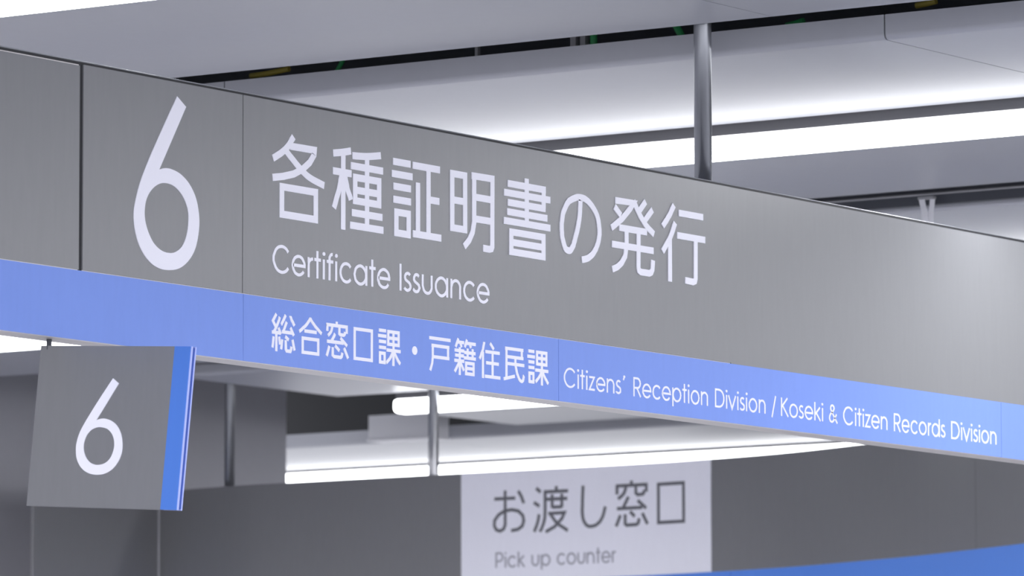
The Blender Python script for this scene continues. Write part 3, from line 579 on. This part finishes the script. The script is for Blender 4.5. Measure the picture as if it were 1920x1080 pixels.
(0,[(3167,39.6),(3194,39.6),(3194,39.6),(3194,41.9),(3193,44.1),(3192,46.2),(3190,48),(3188,49.6),(3186,50.7),(3183,51.5),(3181,51.9),(3178,51.8),(3176,51.3),(3173,50.3),(3171,49),(3169,47.4),(3168,45.4),(3167,43.3),(3166,41),(3166,38.7),(3166,36.4),(3167,34.3),(3169,32.3),(3171,30.6),(3173,29.2),(3175,28.1),(3178,27.5),(3180,27.3),(3183,27.6),(3185,28.3),(3188,29.3),(3190,30.8),(3191,32.6)]),
(0,[(3203,26.2),(3203,53)]),
(0,[(3203,41.1),(3203,41.6),(3204,43.5),(3204,45.3),(3205,46.9),(3206,48.4),(3208,49.6),(3210,50.5),(3212,51),(3214,51.2),(3216,51),(3218,50.5),(3220,49.6),(3222,48.4),(3223,46.9),(3224,45.3),(3225,43.5),(3225,41.6),(3225,26.2)])],
[(3102.2,60.4,3.20,2.57),(3132.3,60.4,3.20,2.57)]),
(3.86,[
(0,[(3255,25.9),(3255,60.7)]),
(0,[(3253,60.7),(3267,60.7),(3267,60.7),(3269,60.5),(3271,59.8),(3273,58.7),(3275,57.3),(3276,55.6),(3277,53.6),(3277,51.6),(3277,49.6),(3276,47.7),(3275,45.9),(3273,44.5),(3271,43.4),(3269,42.7),(3267,42.5),(3255,42.5)]),
(0,[(3265,42.5),(3278,25.9)]),
(0,[(3287,39.2),(3313,39.2),(3313,39.2),(3313,41.5),(3312,43.8),(3311,45.8),(3310,47.7),(3308,49.2),(3306,50.4),(3303,51.1),(3300,51.5),(3298,51.4),(3296,50.9),(3293,50),(3291,48.6),(3289,47),(3288,45.1),(3287,42.9),(3286,40.7),(3286,38.3),(3287,36.1),(3288,33.9),(3289,31.9),(3291,30.2),(3293,28.8),(3295,27.8),(3297,27.1),(3300,27),(3302,27.2),(3305,27.9),(3307,29),(3309,30.4),(3311,32.2)]),
(0,[(3346,47.1),(3344,48.6),(3342,49.9),(3340,50.8),(3338,51.3),(3335,51.5),(3333,51.3),(3331,50.8),(3329,49.9),(3327,48.6),(3325,47.1),(3324,45.4),(3323,43.4),(3322,41.4),(3322,39.2),(3322,37.1),(3323,35),(3324,33.1),(3325,31.3),(3327,29.8),(3329,28.6),(3331,27.7),(3333,27.1),(3335,27),(3338,27.1),(3340,27.7),(3342,28.6),(3344,29.8),(3346,31.3)]),
(1,[(3382,39.2),(3382,41.6),(3381,43.9),(3380,46.1),(3378,47.9),(3376,49.4),(3374,50.6),(3371,51.3),(3369,51.5),(3366,51.3),(3364,50.6),(3361,49.4),(3359,47.9),(3358,46.1),(3356,43.9),(3355,41.6),(3355,39.2),(3355,36.8),(3356,34.5),(3358,32.4),(3359,30.6),(3361,29),(3364,27.9),(3366,27.2),(3369,27),(3371,27.2),(3374,27.9),(3376,29),(3378,30.6),(3380,32.4),(3381,34.5),(3382,36.8)]),
(0,[(3392,25.9),(3392,52.6)]),
(0,[(3392,42.2),(3392,42.2),(3392,44),(3393,45.7),(3394,47.3),(3395,48.6),(3397,49.7),(3398,50.4),(3400,50.8),(3402,50.8)]),
(1,[(3435,39.2),(3434,41.6),(3434,43.9),(3432,46.1),(3431,47.9),(3429,49.4),(3426,50.6),(3424,51.3),(3421,51.5),(3418,51.3),(3416,50.6),(3414,49.4),(3411,47.9),(3410,46.1),(3408,43.9),(3408,41.6),(3408,39.2),(3408,36.8),(3408,34.5),(3410,32.4),(3411,30.6),(3414,29),(3416,27.9),(3418,27.2),(3421,27),(3424,27.2),(3426,27.9),(3429,29),(3431,30.6),(3432,32.4),(3434,34.5),(3434,36.8)]),
(0,[(3436,25.9),(3436,62.5)]),
(0,[(3457,48.5),(3456,49.6),(3455,50.3),(3453,50.8),(3452,50.9),(3450,50.6),(3449,50),(3447,49.2),(3446,48.1),(3446,46.8),(3446,45.4),(3446,44.4),(3446,43.4),(3447,42.5),(3447,41.6),(3448,41),(3455,38),(3456,37.4),(3457,36.7),(3458,35.9),(3458,35.1),(3458,34.2),(3459,33.3),(3459,33.3),(3458,32),(3458,30.8),(3457,29.7),(3456,28.8),(3454,28.1),(3453,27.7),(3451,27.6),(3449,27.7),(3448,28.1),(3446,28.8),(3445,29.8),(3444,30.9)])],
[]),
(3.86,[
(0,[(3487,27.3),(3487,60.3)]),
(0,[(3485,60.3),(3499,60.3),(3499,60.3),(3502,60.1),(3505,59.3),(3508,58.1),(3511,56.5),(3513,54.4),(3515,52.1),(3516,49.5),(3517,46.7),(3518,43.8),(3517,40.9),(3516,38.2),(3515,35.5),(3513,33.2),(3511,31.1),(3508,29.5),(3505,28.3),(3502,27.5),(3499,27.3),(3485,27.3)]),
(0,[(3528,25.5),(3528,52.2)]),
(0,[(3535,52.2),(3548,26.7),(3561,52.2)]),
(0,[(3569,25.5),(3569,52.2)]),
(0,[(3592,48.2),(3591,49.2),(3589,49.9),(3588,50.4),(3586,50.5),(3584,50.2),(3583,49.7),(3582,48.8),(3581,47.7),(3580,46.4),(3580,45),(3580,44),(3580,43),(3581,42.1),(3582,41.3),(3583,40.6),(3590,37.6),(3591,37),(3592,36.3),(3592,35.6),(3593,34.7),(3593,33.8),(3593,32.9),(3593,32.9),(3593,31.6),(3592,30.4),(3591,29.3),(3590,28.4),(3589,27.7),(3587,27.3),(3585,27.2),(3583,27.3),(3582,27.8),(3580,28.5),(3579,29.4),(3578,30.5)]),
(0,[(3602,25.5),(3602,52.2)]),
(1,[(3640,38.9),(3639,41.3),(3638,43.6),(3637,45.7),(3636,47.5),(3633,49.1),(3631,50.2),(3628,50.9),(3626,51.1),(3623,50.9),(3620,50.2),(3618,49.1),(3616,47.5),(3614,45.7),(3613,43.6),(3612,41.3),(3612,38.9),(3612,36.5),(3613,34.2),(3614,32),(3616,30.2),(3618,28.6),(3620,27.5),(3623,26.8),(3626,26.6),(3628,26.8),(3631,27.5),(3633,28.6),(3636,30.2),(3637,32),(3638,34.2),(3639,36.5)]),
(0,[(3649,25.5),(3649,52.2)]),
(0,[(3649,40.3),(3649,40.8),(3649,42.7),(3650,44.5),(3651,46.2),(3652,47.6),(3654,48.8),(3656,49.7),(3658,50.3),(3660,50.4),(3662,50.3),(3664,49.7),(3666,48.8),(3668,47.6),(3669,46.2),(3670,44.5),(3671,42.7),(3671,40.8),(3671,25.5)])],
[(3527.5,59.6,3.18,2.57),(3569.4,59.6,3.18,2.57),(3602.1,59.6,3.18,2.57)])]
TEXT_PICK=(10.80,[
(0,[(1564,2881),(1645,2881)]),
(0,[(1606,2907),(1606,2797),(1600,2783),(1586,2777),(1572,2781),(1564,2794),(1565,2812),(1580,2829),(1603,2841),(1632,2844),(1657,2839),(1674,2824),(1678,2807),(1672,2790),(1655,2780),(1629,2777)]),
(0,[(1656,2903),(1658,2901),(1661,2897),(1664,2893),(1666,2889),(1669,2885),(1671,2880),(1673,2875),(1675,2870),(1677,2866),(1678,2863)]),
(0,[(1726,2909),(1743,2896)]),
(0,[(1717,2864),(1738,2851)]),
(0,[(1737,2825),(1736,2821),(1735,2816),(1734,2809),(1732,2802),(1730,2796),(1728,2791),(1725,2784),(1722,2779),(1720,2774),(1718,2770)]),
(0,[(1803,2913),(1803,2894)]),
(0,[(1755,2896),(1848,2896)]),
(0,[(1760,2897),(1760,2887),(1760,2874),(1760,2859),(1760,2844),(1760,2832),(1759,2823),(1759,2816),(1758,2809),(1756,2804),(1755,2798),(1752,2791),(1749,2785),(1746,2778),(1742,2773),(1740,2769)]),
(0,[(1763,2872),(1845,2872)]),
(0,[(1787,2887),(1787,2844)]),
(0,[(1824,2888),(1824,2844)]),
(0,[(1787,2846),(1824,2846)]),
(0,[(1772,2826),(1834,2827),(1824,2808),(1796,2783),(1762,2768)]),
(0,[(1781,2822),(1785,2818),(1790,2812),(1795,2805),(1802,2798),(1808,2792),(1816,2787),(1825,2782),(1834,2777),(1841,2772),(1847,2770)]),
(0,[(1905,2910),(1905,2899),(1904,2883),(1903,2865),(1903,2848),(1902,2834),(1902,2826),(1903,2819),(1903,2814),(1904,2809),(1905,2805),(1907,2800),(1909,2795),(1912,2791),(1915,2787),(1918,2784),(1921,2782),(1925,2780),(1928,2779),(1932,2779),(1936,2779),(1940,2779),(1945,2780),(1950,2781),(1954,2782),(1959,2785),(1963,2788),(1968,2791),(1972,2796),(1976,2801),(1979,2806),(1982,2812),(1985,2820),(1987,2828),(1989,2835),(1991,2840)]),
(0,[(2092,2918),(2092,2902)]),
(0,[(2031,2903),(2155,2903)]),
(0,[(2036,2903),(2036,2876)]),
(0,[(2150,2904),(2150,2880)]),
(0,[(2071,2902),(2070,2899),(2069,2894),(2067,2888),(2065,2883),(2062,2878),(2058,2874),(2053,2870),(2048,2867),(2043,2864),(2040,2862)]),
(0,[(2109,2903),(2109,2878),(2116,2872),(2136,2873),(2140,2877),(2142,2886)]),
(0,[(2080,2867),(2059,2832)]),
(0,[(2036,2831),(2134,2831)]),
(0,[(2116,2854),(2149,2828)]),
(0,[(2049,2810),(2032,2775)]),
(0,[(2086,2820),(2104,2804)]),
(0,[(2067,2812),(2067,2782),(2073,2777),(2111,2778),(2118,2782),(2122,2797)]),
(0,[(2134,2813),(2154,2778)]),
(1,[(2198,2901),(2300,2901),(2300,2780),(2198,2780)])],
[])
TEXT_PICKENGLISH=[(6.28,[
(0,[(1571,2659),(1571,2706)]),
(0,[(1569,2706),(1584,2706),(1584,2706),(1587,2706),(1589,2705),(1592,2703),(1594,2701),(1595,2699),(1596,2696),(1596,2693),(1596,2690),(1595,2688),(1594,2685),(1592,2683),(1589,2682),(1587,2681),(1584,2680),(1571,2680)]),
(0,[(1607,2659),(1607,2695)]),
(0,[(1645,2688),(1643,2690),(1641,2691),(1639,2693),(1636,2693),(1634,2694),(1631,2693),(1628,2693),(1626,2691),(1624,2690),(1622,2688),(1620,2685),(1619,2683),(1618,2680),(1618,2677),(1618,2674),(1619,2672),(1620,2669),(1622,2667),(1624,2665),(1626,2663),(1628,2662),(1631,2661),(1634,2661),(1636,2661),(1639,2662),(1641,2663),(1643,2665),(1645,2667)]),
(0,[(1657,2659),(1657,2708)]),
(0,[(1678,2695),(1658,2677)]),
(0,[(1662,2680),(1680,2659)])],
[(1607.2,2705.0,3.54,3.44)]),
(6.28,[
(0,[(1710,2696),(1710,2675),(1710,2675),(1710,2673),(1711,2670),(1712,2668),(1714,2666),(1715,2665),(1718,2663),(1720,2663),(1722,2662),(1724,2663),(1727,2663),(1729,2665),(1730,2666),(1732,2668),(1733,2670),(1734,2673),(1734,2675),(1734,2696)]),
(1,[(1777,2678),(1777,2681),(1776,2684),(1774,2687),(1772,2690),(1770,2692),(1768,2693),(1765,2694),(1762,2694),(1759,2694),(1756,2693),(1754,2692),(1751,2690),(1749,2687),(1748,2684),(1747,2681),(1747,2678),(1747,2675),(1748,2672),(1749,2669),(1751,2666),(1754,2664),(1756,2663),(1759,2662),(1762,2662),(1765,2662),(1768,2663),(1770,2664),(1772,2666),(1774,2669),(1776,2672),(1777,2675)]),
(0,[(1746,2648),(1746,2696)])],
[]),
(6.28,[
(0,[(1834,2690),(1832,2692),(1830,2693),(1828,2694),(1825,2695),(1822,2696),(1820,2695),(1817,2694),(1815,2693),(1813,2692),(1811,2690),(1809,2687),(1808,2685),(1808,2682),(1807,2679),(1808,2676),(1808,2674),(1809,2671),(1811,2669),(1813,2667),(1815,2665),(1817,2664),(1820,2663),(1822,2663),(1825,2663),(1828,2664),(1830,2665),(1832,2667),(1834,2669)]),
(1,[(1875,2679),(1875,2682),(1874,2685),(1872,2688),(1871,2691),(1868,2693),(1866,2694),(1863,2695),(1860,2696),(1857,2695),(1854,2694),(1851,2693),(1849,2691),(1847,2688),(1846,2685),(1845,2682),(1845,2679),(1845,2676),(1846,2673),(1847,2670),(1849,2668),(1851,2666),(1854,2664),(1857,2663),(1860,2663),(1863,2663),(1866,2664),(1868,2666),(1871,2668),(1872,2670),(1874,2673),(1875,2676)]),
(0,[(1886,2697),(1886,2676),(1886,2676),(1886,2674),(1886,2672),(1888,2669),(1889,2667),(1891,2666),(1893,2664),(1895,2664),(1898,2664),(1900,2664),(1902,2664),(1904,2666),(1906,2667),(1908,2669),(1909,2672),(1909,2674),(1910,2676),(1910,2697)]),
(0,[(1921,2661),(1921,2697)]),
(0,[(1921,2681),(1921,2682),(1922,2684),(1922,2687),(1924,2689),(1925,2691),(1927,2692),(1929,2694),(1931,2694),(1933,2695),(1936,2694),(1938,2694),(1940,2692),(1942,2691),(1943,2689),(1944,2687),(1945,2684),(1946,2682),(1946,2661)]),
(0,[(1962,2661),(1962,2710)]),
(0,[(1954,2695),(1971,2695)]),
(0,[(1978,2679),(2007,2679),(2008,2679),(2007,2682),(2006,2685),(2005,2688),(2003,2690),(2001,2692),(1999,2694),(1996,2695),(1993,2696),(1990,2695),(1988,2695),(1985,2693),(1983,2692),(1981,2690),(1979,2687),(1978,2684),(1977,2681),(1977,2678),(1978,2675),(1979,2672),(1980,2669),(1982,2667),(1984,2665),(1987,2664),(1990,2663),(1993,2663),(1995,2663),(1998,2664),(2001,2665),(2003,2667),(2005,2670)]),
(0,[(2018,2661),(2018,2697)]),
(0,[(2018,2683),(2018,2683),(2018,2686),(2019,2688),(2020,2690),(2022,2692),(2023,2693),(2025,2694),(2028,2695),(2030,2695)])],
[])]
TEXT_SIX2=([(170.2,-53.4),(166.6,-58),(161.5,-64.6),(155.6,-72.4),(149.5,-80.3),(144,-87.7),(138.9,-94.6),(133.7,-101.7),(128.8,-108.6),(124.1,-115.2),(120.1,-121.1),(116.6,-126.3),(113.6,-130.9),(111,-135),(108.8,-138.9),(106.8,-142.9),(105.2,-146.8),(103.9,-150.5),(102.8,-154.1),(102.1,-157.6),(101.5,-160.9),(101.1,-164),(101,-166.9),(101.1,-169.7),(101.4,-172.5),(101.8,-175.3),(102.3,-178.2),(103,-181.1),(103.9,-184),(105.1,-186.8),(106.5,-189.6),(108.3,-192.3),(110.4,-195),(112.7,-197.6),(115.2,-200.1),(117.9,-202.3),(120.7,-204.2),(123.6,-205.9),(126.8,-207.5),(130.1,-208.8),(133.5,-209.9),(137,-210.9),(140.7,-211.6),(144.4,-212.1),(148.3,-212.5),(152.1,-212.6),(155.9,-212.5),(159.8,-212.3),(163.7,-211.8),(167.6,-211.1),(171.2,-210.1),(174.7,-209),(178,-207.6),(181.3,-206),(184.3,-204.2),(187.2,-202.2),(189.9,-199.9),(192.5,-197.3),(194.9,-194.6),(197,-191.8),(198.9,-189),(200.5,-186.2),(201.8,-183.3),(202.9,-180.5),(203.8,-177.5),(204.4,-174.6),(204.7,-171.6),(204.8,-168.6),(204.6,-165.6),(204.3,-162.5),(203.8,-159.4),(203.1,-156.2),(202.2,-152.9),(201.1,-149.6),(199.9,-146.4),(198.4,-143.4),(196.7,-140.7),(194.8,-138),(192.7,-135.5),(190.5,-133.2),(188.2,-131.1),(185.8,-129.2),(183.3,-127.5),(180.6,-126),(177.9,-124.7),(175.2,-123.5),(172.2,-122.5),(169.1,-121.6),(166,-120.9),(163,-120.3),(160.1,-120),(157.5,-119.8),(154.9,-119.9),(152.4,-120.2),(150.1,-120.5),(148.1,-120.8),(146.2,-121.2),(144.6,-121.7),(143.1,-122.2),(141.9,-122.7),(141,-123),(184.1,-61.7)],
[(152.2,-134.2),(155.6,-134.5),(159.5,-135),(163.5,-135.7),(167.1,-136.7),(170.1,-138.1),(172.9,-139.8),(175.4,-141.7),(177.6,-143.7),(179.6,-145.8),(181.2,-147.9),(182.6,-150.2),(183.8,-152.6),(184.8,-155.1),(185.5,-157.8),(186,-160.5),(186.3,-163.3),(186.4,-165.9),(186.2,-168.6),(185.7,-171.2),(185,-174),(183.9,-176.9),(182.7,-180),(181.1,-183),(179.1,-185.7),(176.8,-188.1),(174.1,-190.2),(171.2,-192.1),(168,-193.6),(164.4,-194.7),(160.4,-195.6),(156.3,-196.1),(152.5,-196.3),(148.9,-196.2),(145.3,-195.7),(142,-194.9),(138.8,-193.9),(135.8,-192.5),(133.1,-190.9),(130.5,-189.1),(128.2,-187.1),(126.1,-184.9),(124.2,-182.6),(122.6,-180.2),(121.2,-177.7),(120,-175.1),(119,-172.3),(118.3,-169.6),(117.9,-167),(117.8,-164.4),(117.9,-162),(118.3,-159.5),(118.9,-157.1),(119.6,-154.5),(120.6,-152),(121.8,-149.5),(123.3,-147.1),(125.1,-144.9),(127.3,-142.7),(129.6,-140.7),(132,-138.9),(134.5,-137.6),(137.2,-136.5),(139.9,-135.7),(142.5,-135),(144.9,-134.5),(147.1,-134.2),(149.4,-134.1)])
SIGN_PATH=[(15.6600,12.2200),(15.6556,12.2066),(15.6494,12.1885),(15.6422,12.1669),(15.6344,12.1426),(15.6268,12.1166),(15.6200,12.0900),(15.6138,12.0617),(15.6078,12.0307),(15.6019,11.9981),(15.5961,11.9648),(15.5905,11.9318),(15.5850,11.9000),(15.5795,11.8693),(15.5739,11.8389),(15.5684,11.8088),(15.5633,11.7789),(15.5588,11.7493),(15.5550,11.7200),(15.5521,11.6978),(15.5500,11.6841),(15.5484,11.6706),(15.5472,11.6493),(15.5461,11.6118),(15.5450,11.5500),(15.5438,11.4574),(15.5428,11.3393),(15.5419,11.2050),(15.5411,11.0641),(15.5405,10.9259),(15.5400,10.8000),(15.5402,10.6824),(15.5411,10.5648),(15.5422,10.4500),(15.5428,10.3407),(15.5423,10.2398),(15.5400,10.1500),(15.5360,10.0737),(15.5307,10.0093),(15.5244,9.9531),(15.5170,9.9019),(15.5089,9.8520),(15.5000,9.8000),(15.4905,9.7469),(15.4804,9.6956),(15.4694,9.6456),(15.4574,9.5967),(15.4443,9.5483),(15.4300,9.5000),(15.4146,9.4530),(15.3981,9.4078),(15.3806,9.3631),(15.3619,9.3178),(15.3417,9.2705),(15.3200,9.2200),(15.2963,9.1651),(15.2707,9.1064),(15.2438,9.0458),(15.2159,8.9850),(15.1878,8.9258),(15.1600,8.8700),(15.1320,8.8173),(15.1033,8.7664),(15.0744,8.7170),(15.0456,8.6691),(15.0173,8.6225),(14.9900,8.5770),(14.9647,8.5343),(14.9411,8.4947),(14.9181,8.4564),(14.8944,8.4176),(14.8688,8.3764),(14.8400,8.3310),(14.8083,8.2816),(14.7748,8.2295),(14.7394,8.1751),(14.7019,8.1186),(14.6621,8.0601),(14.6200,8.0000),(14.5712,7.9327),(14.5148,7.8570),(14.4562,7.7793),(14.4007,7.7063),(14.3536,7.6443),(14.3200,7.6000)]
TAG_O=(7.55411,6.09681,2.48947)
TAG_X=(-0.08156,-0.99447,-0.06615)
TAG_Z=(0.04685,-0.07013,0.99644)
TAG_N=(-0.99557,0.07817,0.05232)
TAG_W,TAG_H=0.3374,0.2665


numeral('number_six', TEXT_SIX, face, M['white'], sign)
lettering('japanese_title', TEXT_TITLE, face, M['white'], sign)
for t in TEXT_ENGLISH: lettering('english_title_word', t, face, M['white'], sign)
lettering('japanese_division_name', TEXT_DIVISION_FIRST, bface, M['white'], sign, 0.0008)
lettering('separator_dot', TEXT_DIVISION_DOT, bface, M['white'], sign, 0.0008)
lettering('japanese_division_name', TEXT_DIVISION_SECOND, bface, M['white'], sign, 0.0008)
for t in TEXT_DIVENGLISH: lettering('english_division_word', t, bface, M['white'], sign, 0.0008)

# ------------------------------------------------------------------ the small tag hung below it
O, EX, EZ, EN = Vector(TAG_O), Vector(TAG_X), Vector(TAG_Z), Vector(TAG_N)
tagthing = thing('number_tag', 'small square grey tag with a white 6 and blue edge, hung below the large sign', 'sign', tuple(O + EX * 0.15 - EZ * 0.13))
def tagbox(u0, u1, v0, v1, d0, d1):
    P = lambda u, v, d: tuple(O + EX * u + EZ * v + EN * d)
    mb = MB()
    mb.add([P(u0, v0, d0), P(u1, v0, d0), P(u1, v1, d0), P(u0, v1, d0), P(u0, v0, d1), P(u1, v0, d1), P(u1, v1, d1), P(u0, v1, d1)],
           [(0, 3, 2, 1), (4, 5, 6, 7), (0, 1, 5, 4), (1, 2, 6, 5), (2, 3, 7, 6), (3, 0, 4, 7)])
    return mb
W_, H_ = TAG_W, TAG_H
SX = 0.2995
tagbox(0, SX, -H_, 0, -0.003, 0).build('front_panel', M['grey'], tagthing)
tagbox(SX, W_ - 0.002, -H_, 0, -0.003, 0).build('blue_stripe', M['stripe'], tagthing)
tagbox(W_ - 0.002, W_, -H_, 0, -0.003, 0).build('front_edge', M['edgeblue'], tagthing)
tagbox(0.004, W_ - 0.0004, -H_ + 0.002, -0.002, -0.0085, -0.003).build('core', M['deepblue'], tagthing)
tagbox(0, SX, -H_, 0, -0.0115, -0.0085).build('back_panel', M['dgrey'], tagthing)
tagbox(SX, W_, -H_, 0, -0.0115, -0.0085).build('back_stripe', M['edgeblue'], tagthing)
rod_top = (7.557, 6.082, ZB + 0.001)
MB().tube([rod_top, tuple(O + EX * 0.014 - EN * 0.004 - Vector((0, 0, 0.02)))], 0.0045, 14).build('hanger_rod', M['rail'], tagthing, smooth=True)
numeral('number_six', TEXT_SIX2, lambda u, v, d: tuple(O + EX * u + EZ * v + EN * (d + 0.0001)), M["white"], tagthing, 0.001)

# ------------------------------------------------------------------ the curved counter sign behind
PATH = [Vector(p) for p in SIGN_PATH]
ARC = [0.0]
for a, b in zip(PATH, PATH[1:]): ARC.append(ARC[-1] + (b - a).length)
def along(s, d=0.0):
    "plan point at arc length s, d metres out from the face"
    s = min(max(s, 0.0), ARC[-1] - 1e-6)
    i = max(j for j in range(len(ARC) - 1) if ARC[j] <= s)
    t = (s - ARC[i]) / (ARC[i + 1] - ARC[i])
    T = lambda q: (PATH[min(q + 1, len(PATH) - 1)] - PATH[max(q - 1, 0)]).normalized()
    tn = (T(i) * (1 - t) + T(i + 1) * t).normalized()
    return PATH[i].lerp(PATH[i + 1], t) + Vector((tn.y, -tn.x)) * d
def sheet(s0, s1, z0, z1, d0, d1):
    st = [s0] + [a for a in ARC if s0 + 0.004 < a < s1 - 0.004] + [s1]
    mb = MB(); vs = []
    for s in st:
        f, k = along(s, d1), along(s, d0)
        vs += [(f.x, f.y, z0), (f.x, f.y, z1), (k.x, k.y, z1), (k.x, k.y, z0)]
    n = len(st); fs = [(4 * i + q, 4 * (i + 1) + q, 4 * (i + 1) + (q + 1) % 4, 4 * i + (q + 1) % 4) for i in range(n - 1) for q in range(4)]
    fs += [(0, 1, 2, 3), (4 * n - 1, 4 * n - 2, 4 * n - 3, 4 * n - 4)]
    mb.add(vs, fs); return mb
counter = thing('counter_sign', 'curved grey counter sign behind with a white pick up counter label', 'sign', (15.6, 10.4, ZB))
SEND = ARC[-1] - 0.002
sheet(0.136, SEND, ZB, ZT + 0.001, -0.05, -0.003).build('frame', M['frame'], counter)
for s0, s1, mt, nm in ((0.136, 1.434, 'dgrey', 'grey_panel'), (1.434, 2.4135, 'label', 'white_label'), (2.4155, 3.7705, 'dgrey', 'grey_panel'), (3.7725, SEND, 'dgrey', 'grey_panel')):
    sheet(s0, s1, ZM, ZT + 0.003, -0.003, 0.0008 if mt == 'label' else 0.0).build(nm, M[mt], counter)
sheet(0.136, 2.494, ZB, ZM - 0.0008, -0.003, 0.0).build('blue_band', M['tagblue'], counter)
sheet(2.496, SEND, ZB, ZM - 0.0008, -0.003, 0.0).build('blue_band', M['tagblue'], counter)
def cface(u, v, d):
    p = along(u, 0.0009 + d); return (p.x, p.y, v)
lettering('japanese_lettering', TEXT_PICK, cface, M['ink'], counter, 0.0008)
for t in TEXT_PICKENGLISH: lettering('english_word', t, cface, M['paleink'], counter, 0.0008)
for y in (11.772, 10.942):
    x = 15.588
    MB().tube([(x, y, 2.90), (x, y, 3.82)], 0.017, 32).build('hanging_pole', M['steel'], counter, smooth=True)

# the grey sign that meets it in the inner corner, cut off by the lower left
side = thing('overhead_sign', 'plain grey sign panel directly below the small tag, meeting the curved counter sign', 'sign', (15.3, 12.12, ZB))
MB().box(15.05, 15.612, 12.103, 12.15, ZB, ZT - 0.001).build('frame', M['frame'], side)
MB().box(14.945, 15.612, 12.09, 12.103, ZM, ZT).build('grey_panel', M['dgrey'], side, bevel=0.002)
MB().box(14.945, 15.612, 12.09, 12.103, ZB, ZM - 0.001).build('blue_band', M['tagblue'], side, bevel=0.002)

# ------------------------------------------------------------------ things in the ceiling slots
def simple(o, label, cat, group=None): return tag(o, label, cat, group)
simple(MB().tube([(9.722, 6.431, 3.262), (9.722, 6.431, 3.30), (9.724, 6.433, 3.36), (9.75, 6.44, 3.42)], 0.0075, 14).build('cable', M['green'], smooth=True),
       'upright bright green cable in the dark ceiling slot, beside the grey clamp', 'cable', 'cables in the ceiling slot')
simple(MB().tube([(9.722, 6.214, 3.262), (9.722, 6.221, 3.285), (9.722, 6.236, 3.31), (9.722, 6.27, 3.38)], 0.0075, 14).build('cable', M['green'], smooth=True),
       'slanting green cable in the dark ceiling slot, just left of the steel pole', 'cable', 'cables in the ceiling slot')
simple(MB().tube([(9.735, 7.10, 3.262), (9.735, 7.075, 3.29), (9.735, 7.055, 3.32), (9.735, 7.0, 3.38)], 0.005, 12).build('cable', M['green'], smooth=True),
       'faint thin green cable at the left of the ceiling slot, leaning right', 'cable', 'cables in the ceiling slot')
cl = MB().box(9.715, 9.730, 6.447, 6.459, 3.262, 3.40).box(9.715, 9.730, 6.470, 6.483, 3.262, 3.40).box(9.712, 9.733, 6.444, 6.486, 3.262, 3.276)
simple(cl.build('pipe_clamp', M['galv']), 'grey metal clamp in the dark ceiling slot, left of the bright green cable', 'clamp')
simple(MB().box(9.712, 9.73, 6.700, 6.727, 3.262, 3.284).box(9.716, 9.726, 6.710, 6.717, 3.284, 3.40).build('hanger_bolt', M['galv']),
       'tiny grey hanger nut in the middle of the dark ceiling slot', 'bolt')
simple(MB().tube([(9.735, 7.30, 3.296), (9.735, 7.25, 3.298), (9.735, 7.20, 3.303)], 0.006, 12).build('cable', M['yellow'], smooth=True),
       'dull yellow cable at the left end of the ceiling slot', 'cable', 'cables in the ceiling slot')

simple(MB().tube([(9.735, 5.985, 3.288), (9.735, 5.965, 3.290), (9.735, 5.945, 3.294)], 0.006, 12).build('cable', M['green'], smooth=True),
       'green cable end in the ceiling slot just right of the steel pole', 'cable', 'cables in the ceiling slot')
simple(MB().tube([(9.735, 5.69, 3.301), (9.735, 5.665, 3.303), (9.735, 5.645, 3.306)], 0.006, 12).build('cable', M['yellow'], smooth=True),
       'dull yellow cable at the right end of the ceiling slot, near the top edge', 'cable', 'cables in the ceiling slot')
rail = thing('slot_rail', 'dark air slot rail with a lighter tube at right, behind the hanging white strap', 'rail', (12.17, 6.0, 3.26))
MB().prism([(12.185, 3.253), (12.205, 3.253), (12.205, 3.34), (12.185, 3.34)], -3.8, 12.3).build('rail_plate', M['rail'], rail)
MB().tube([(12.180, -3.8, 3.279), (12.180, 12.3, 3.279)], 0.0035, 16).build('rail_tube', M['galv'], rail, smooth=True)
st = thing('hanger_strap', 'white forked strap hanging behind the top edge of the large grey sign', 'strap', (12.15, 7.08, 3.27))
def band(pts, w, nm):
    mb = MB(); vs = []
    for x, y, z in pts: vs += [(x, y - w / 2, z), (x, y + w / 2, z), (x + 0.002, y + w / 2, z), (x + 0.002, y - w / 2, z)]
    n = len(pts); fs = [(4 * i + q, 4 * (i + 1) + q, 4 * (i + 1) + (q + 1) % 4, 4 * i + (q + 1) % 4) for i in range(n - 1) for q in range(4)] + [(0, 1, 2, 3), (4 * n - 1, 4 * n - 2, 4 * n - 3, 4 * n - 4)]
    mb.add(vs, fs); mb.build(nm, M['strap'], st)
band([(12.15, 7.0915, 3.262), (12.149, 7.088, 3.248), (12.146, 7.082, 3.232), (12.143, 7.0795, 3.215), (12.143, 7.079, 3.10)], 0.0155, 'strap_leg')
band([(12.158, 7.0665, 3.262), (12.158, 7.068, 3.248), (12.156, 7.070, 3.232), (12.155, 7.0695, 3.215), (12.155, 7.069, 3.10)], 0.0135, 'strap_leg')
MB().box(12.146, 12.162, 7.058, 7.1, 3.262, 3.268).build('strap_clip', M['galv'], st)

bxo = MB().box(17.12, 17.22, 12.02, 12.303, 3.252, 3.34).box(17.115, 17.225, 12.02, 12.308, 3.247, 3.254)
simple(bxo.build('junction_box', M['strap']), 'pale grey box casing between the two strip lights, left of the thin steel pole', 'box')
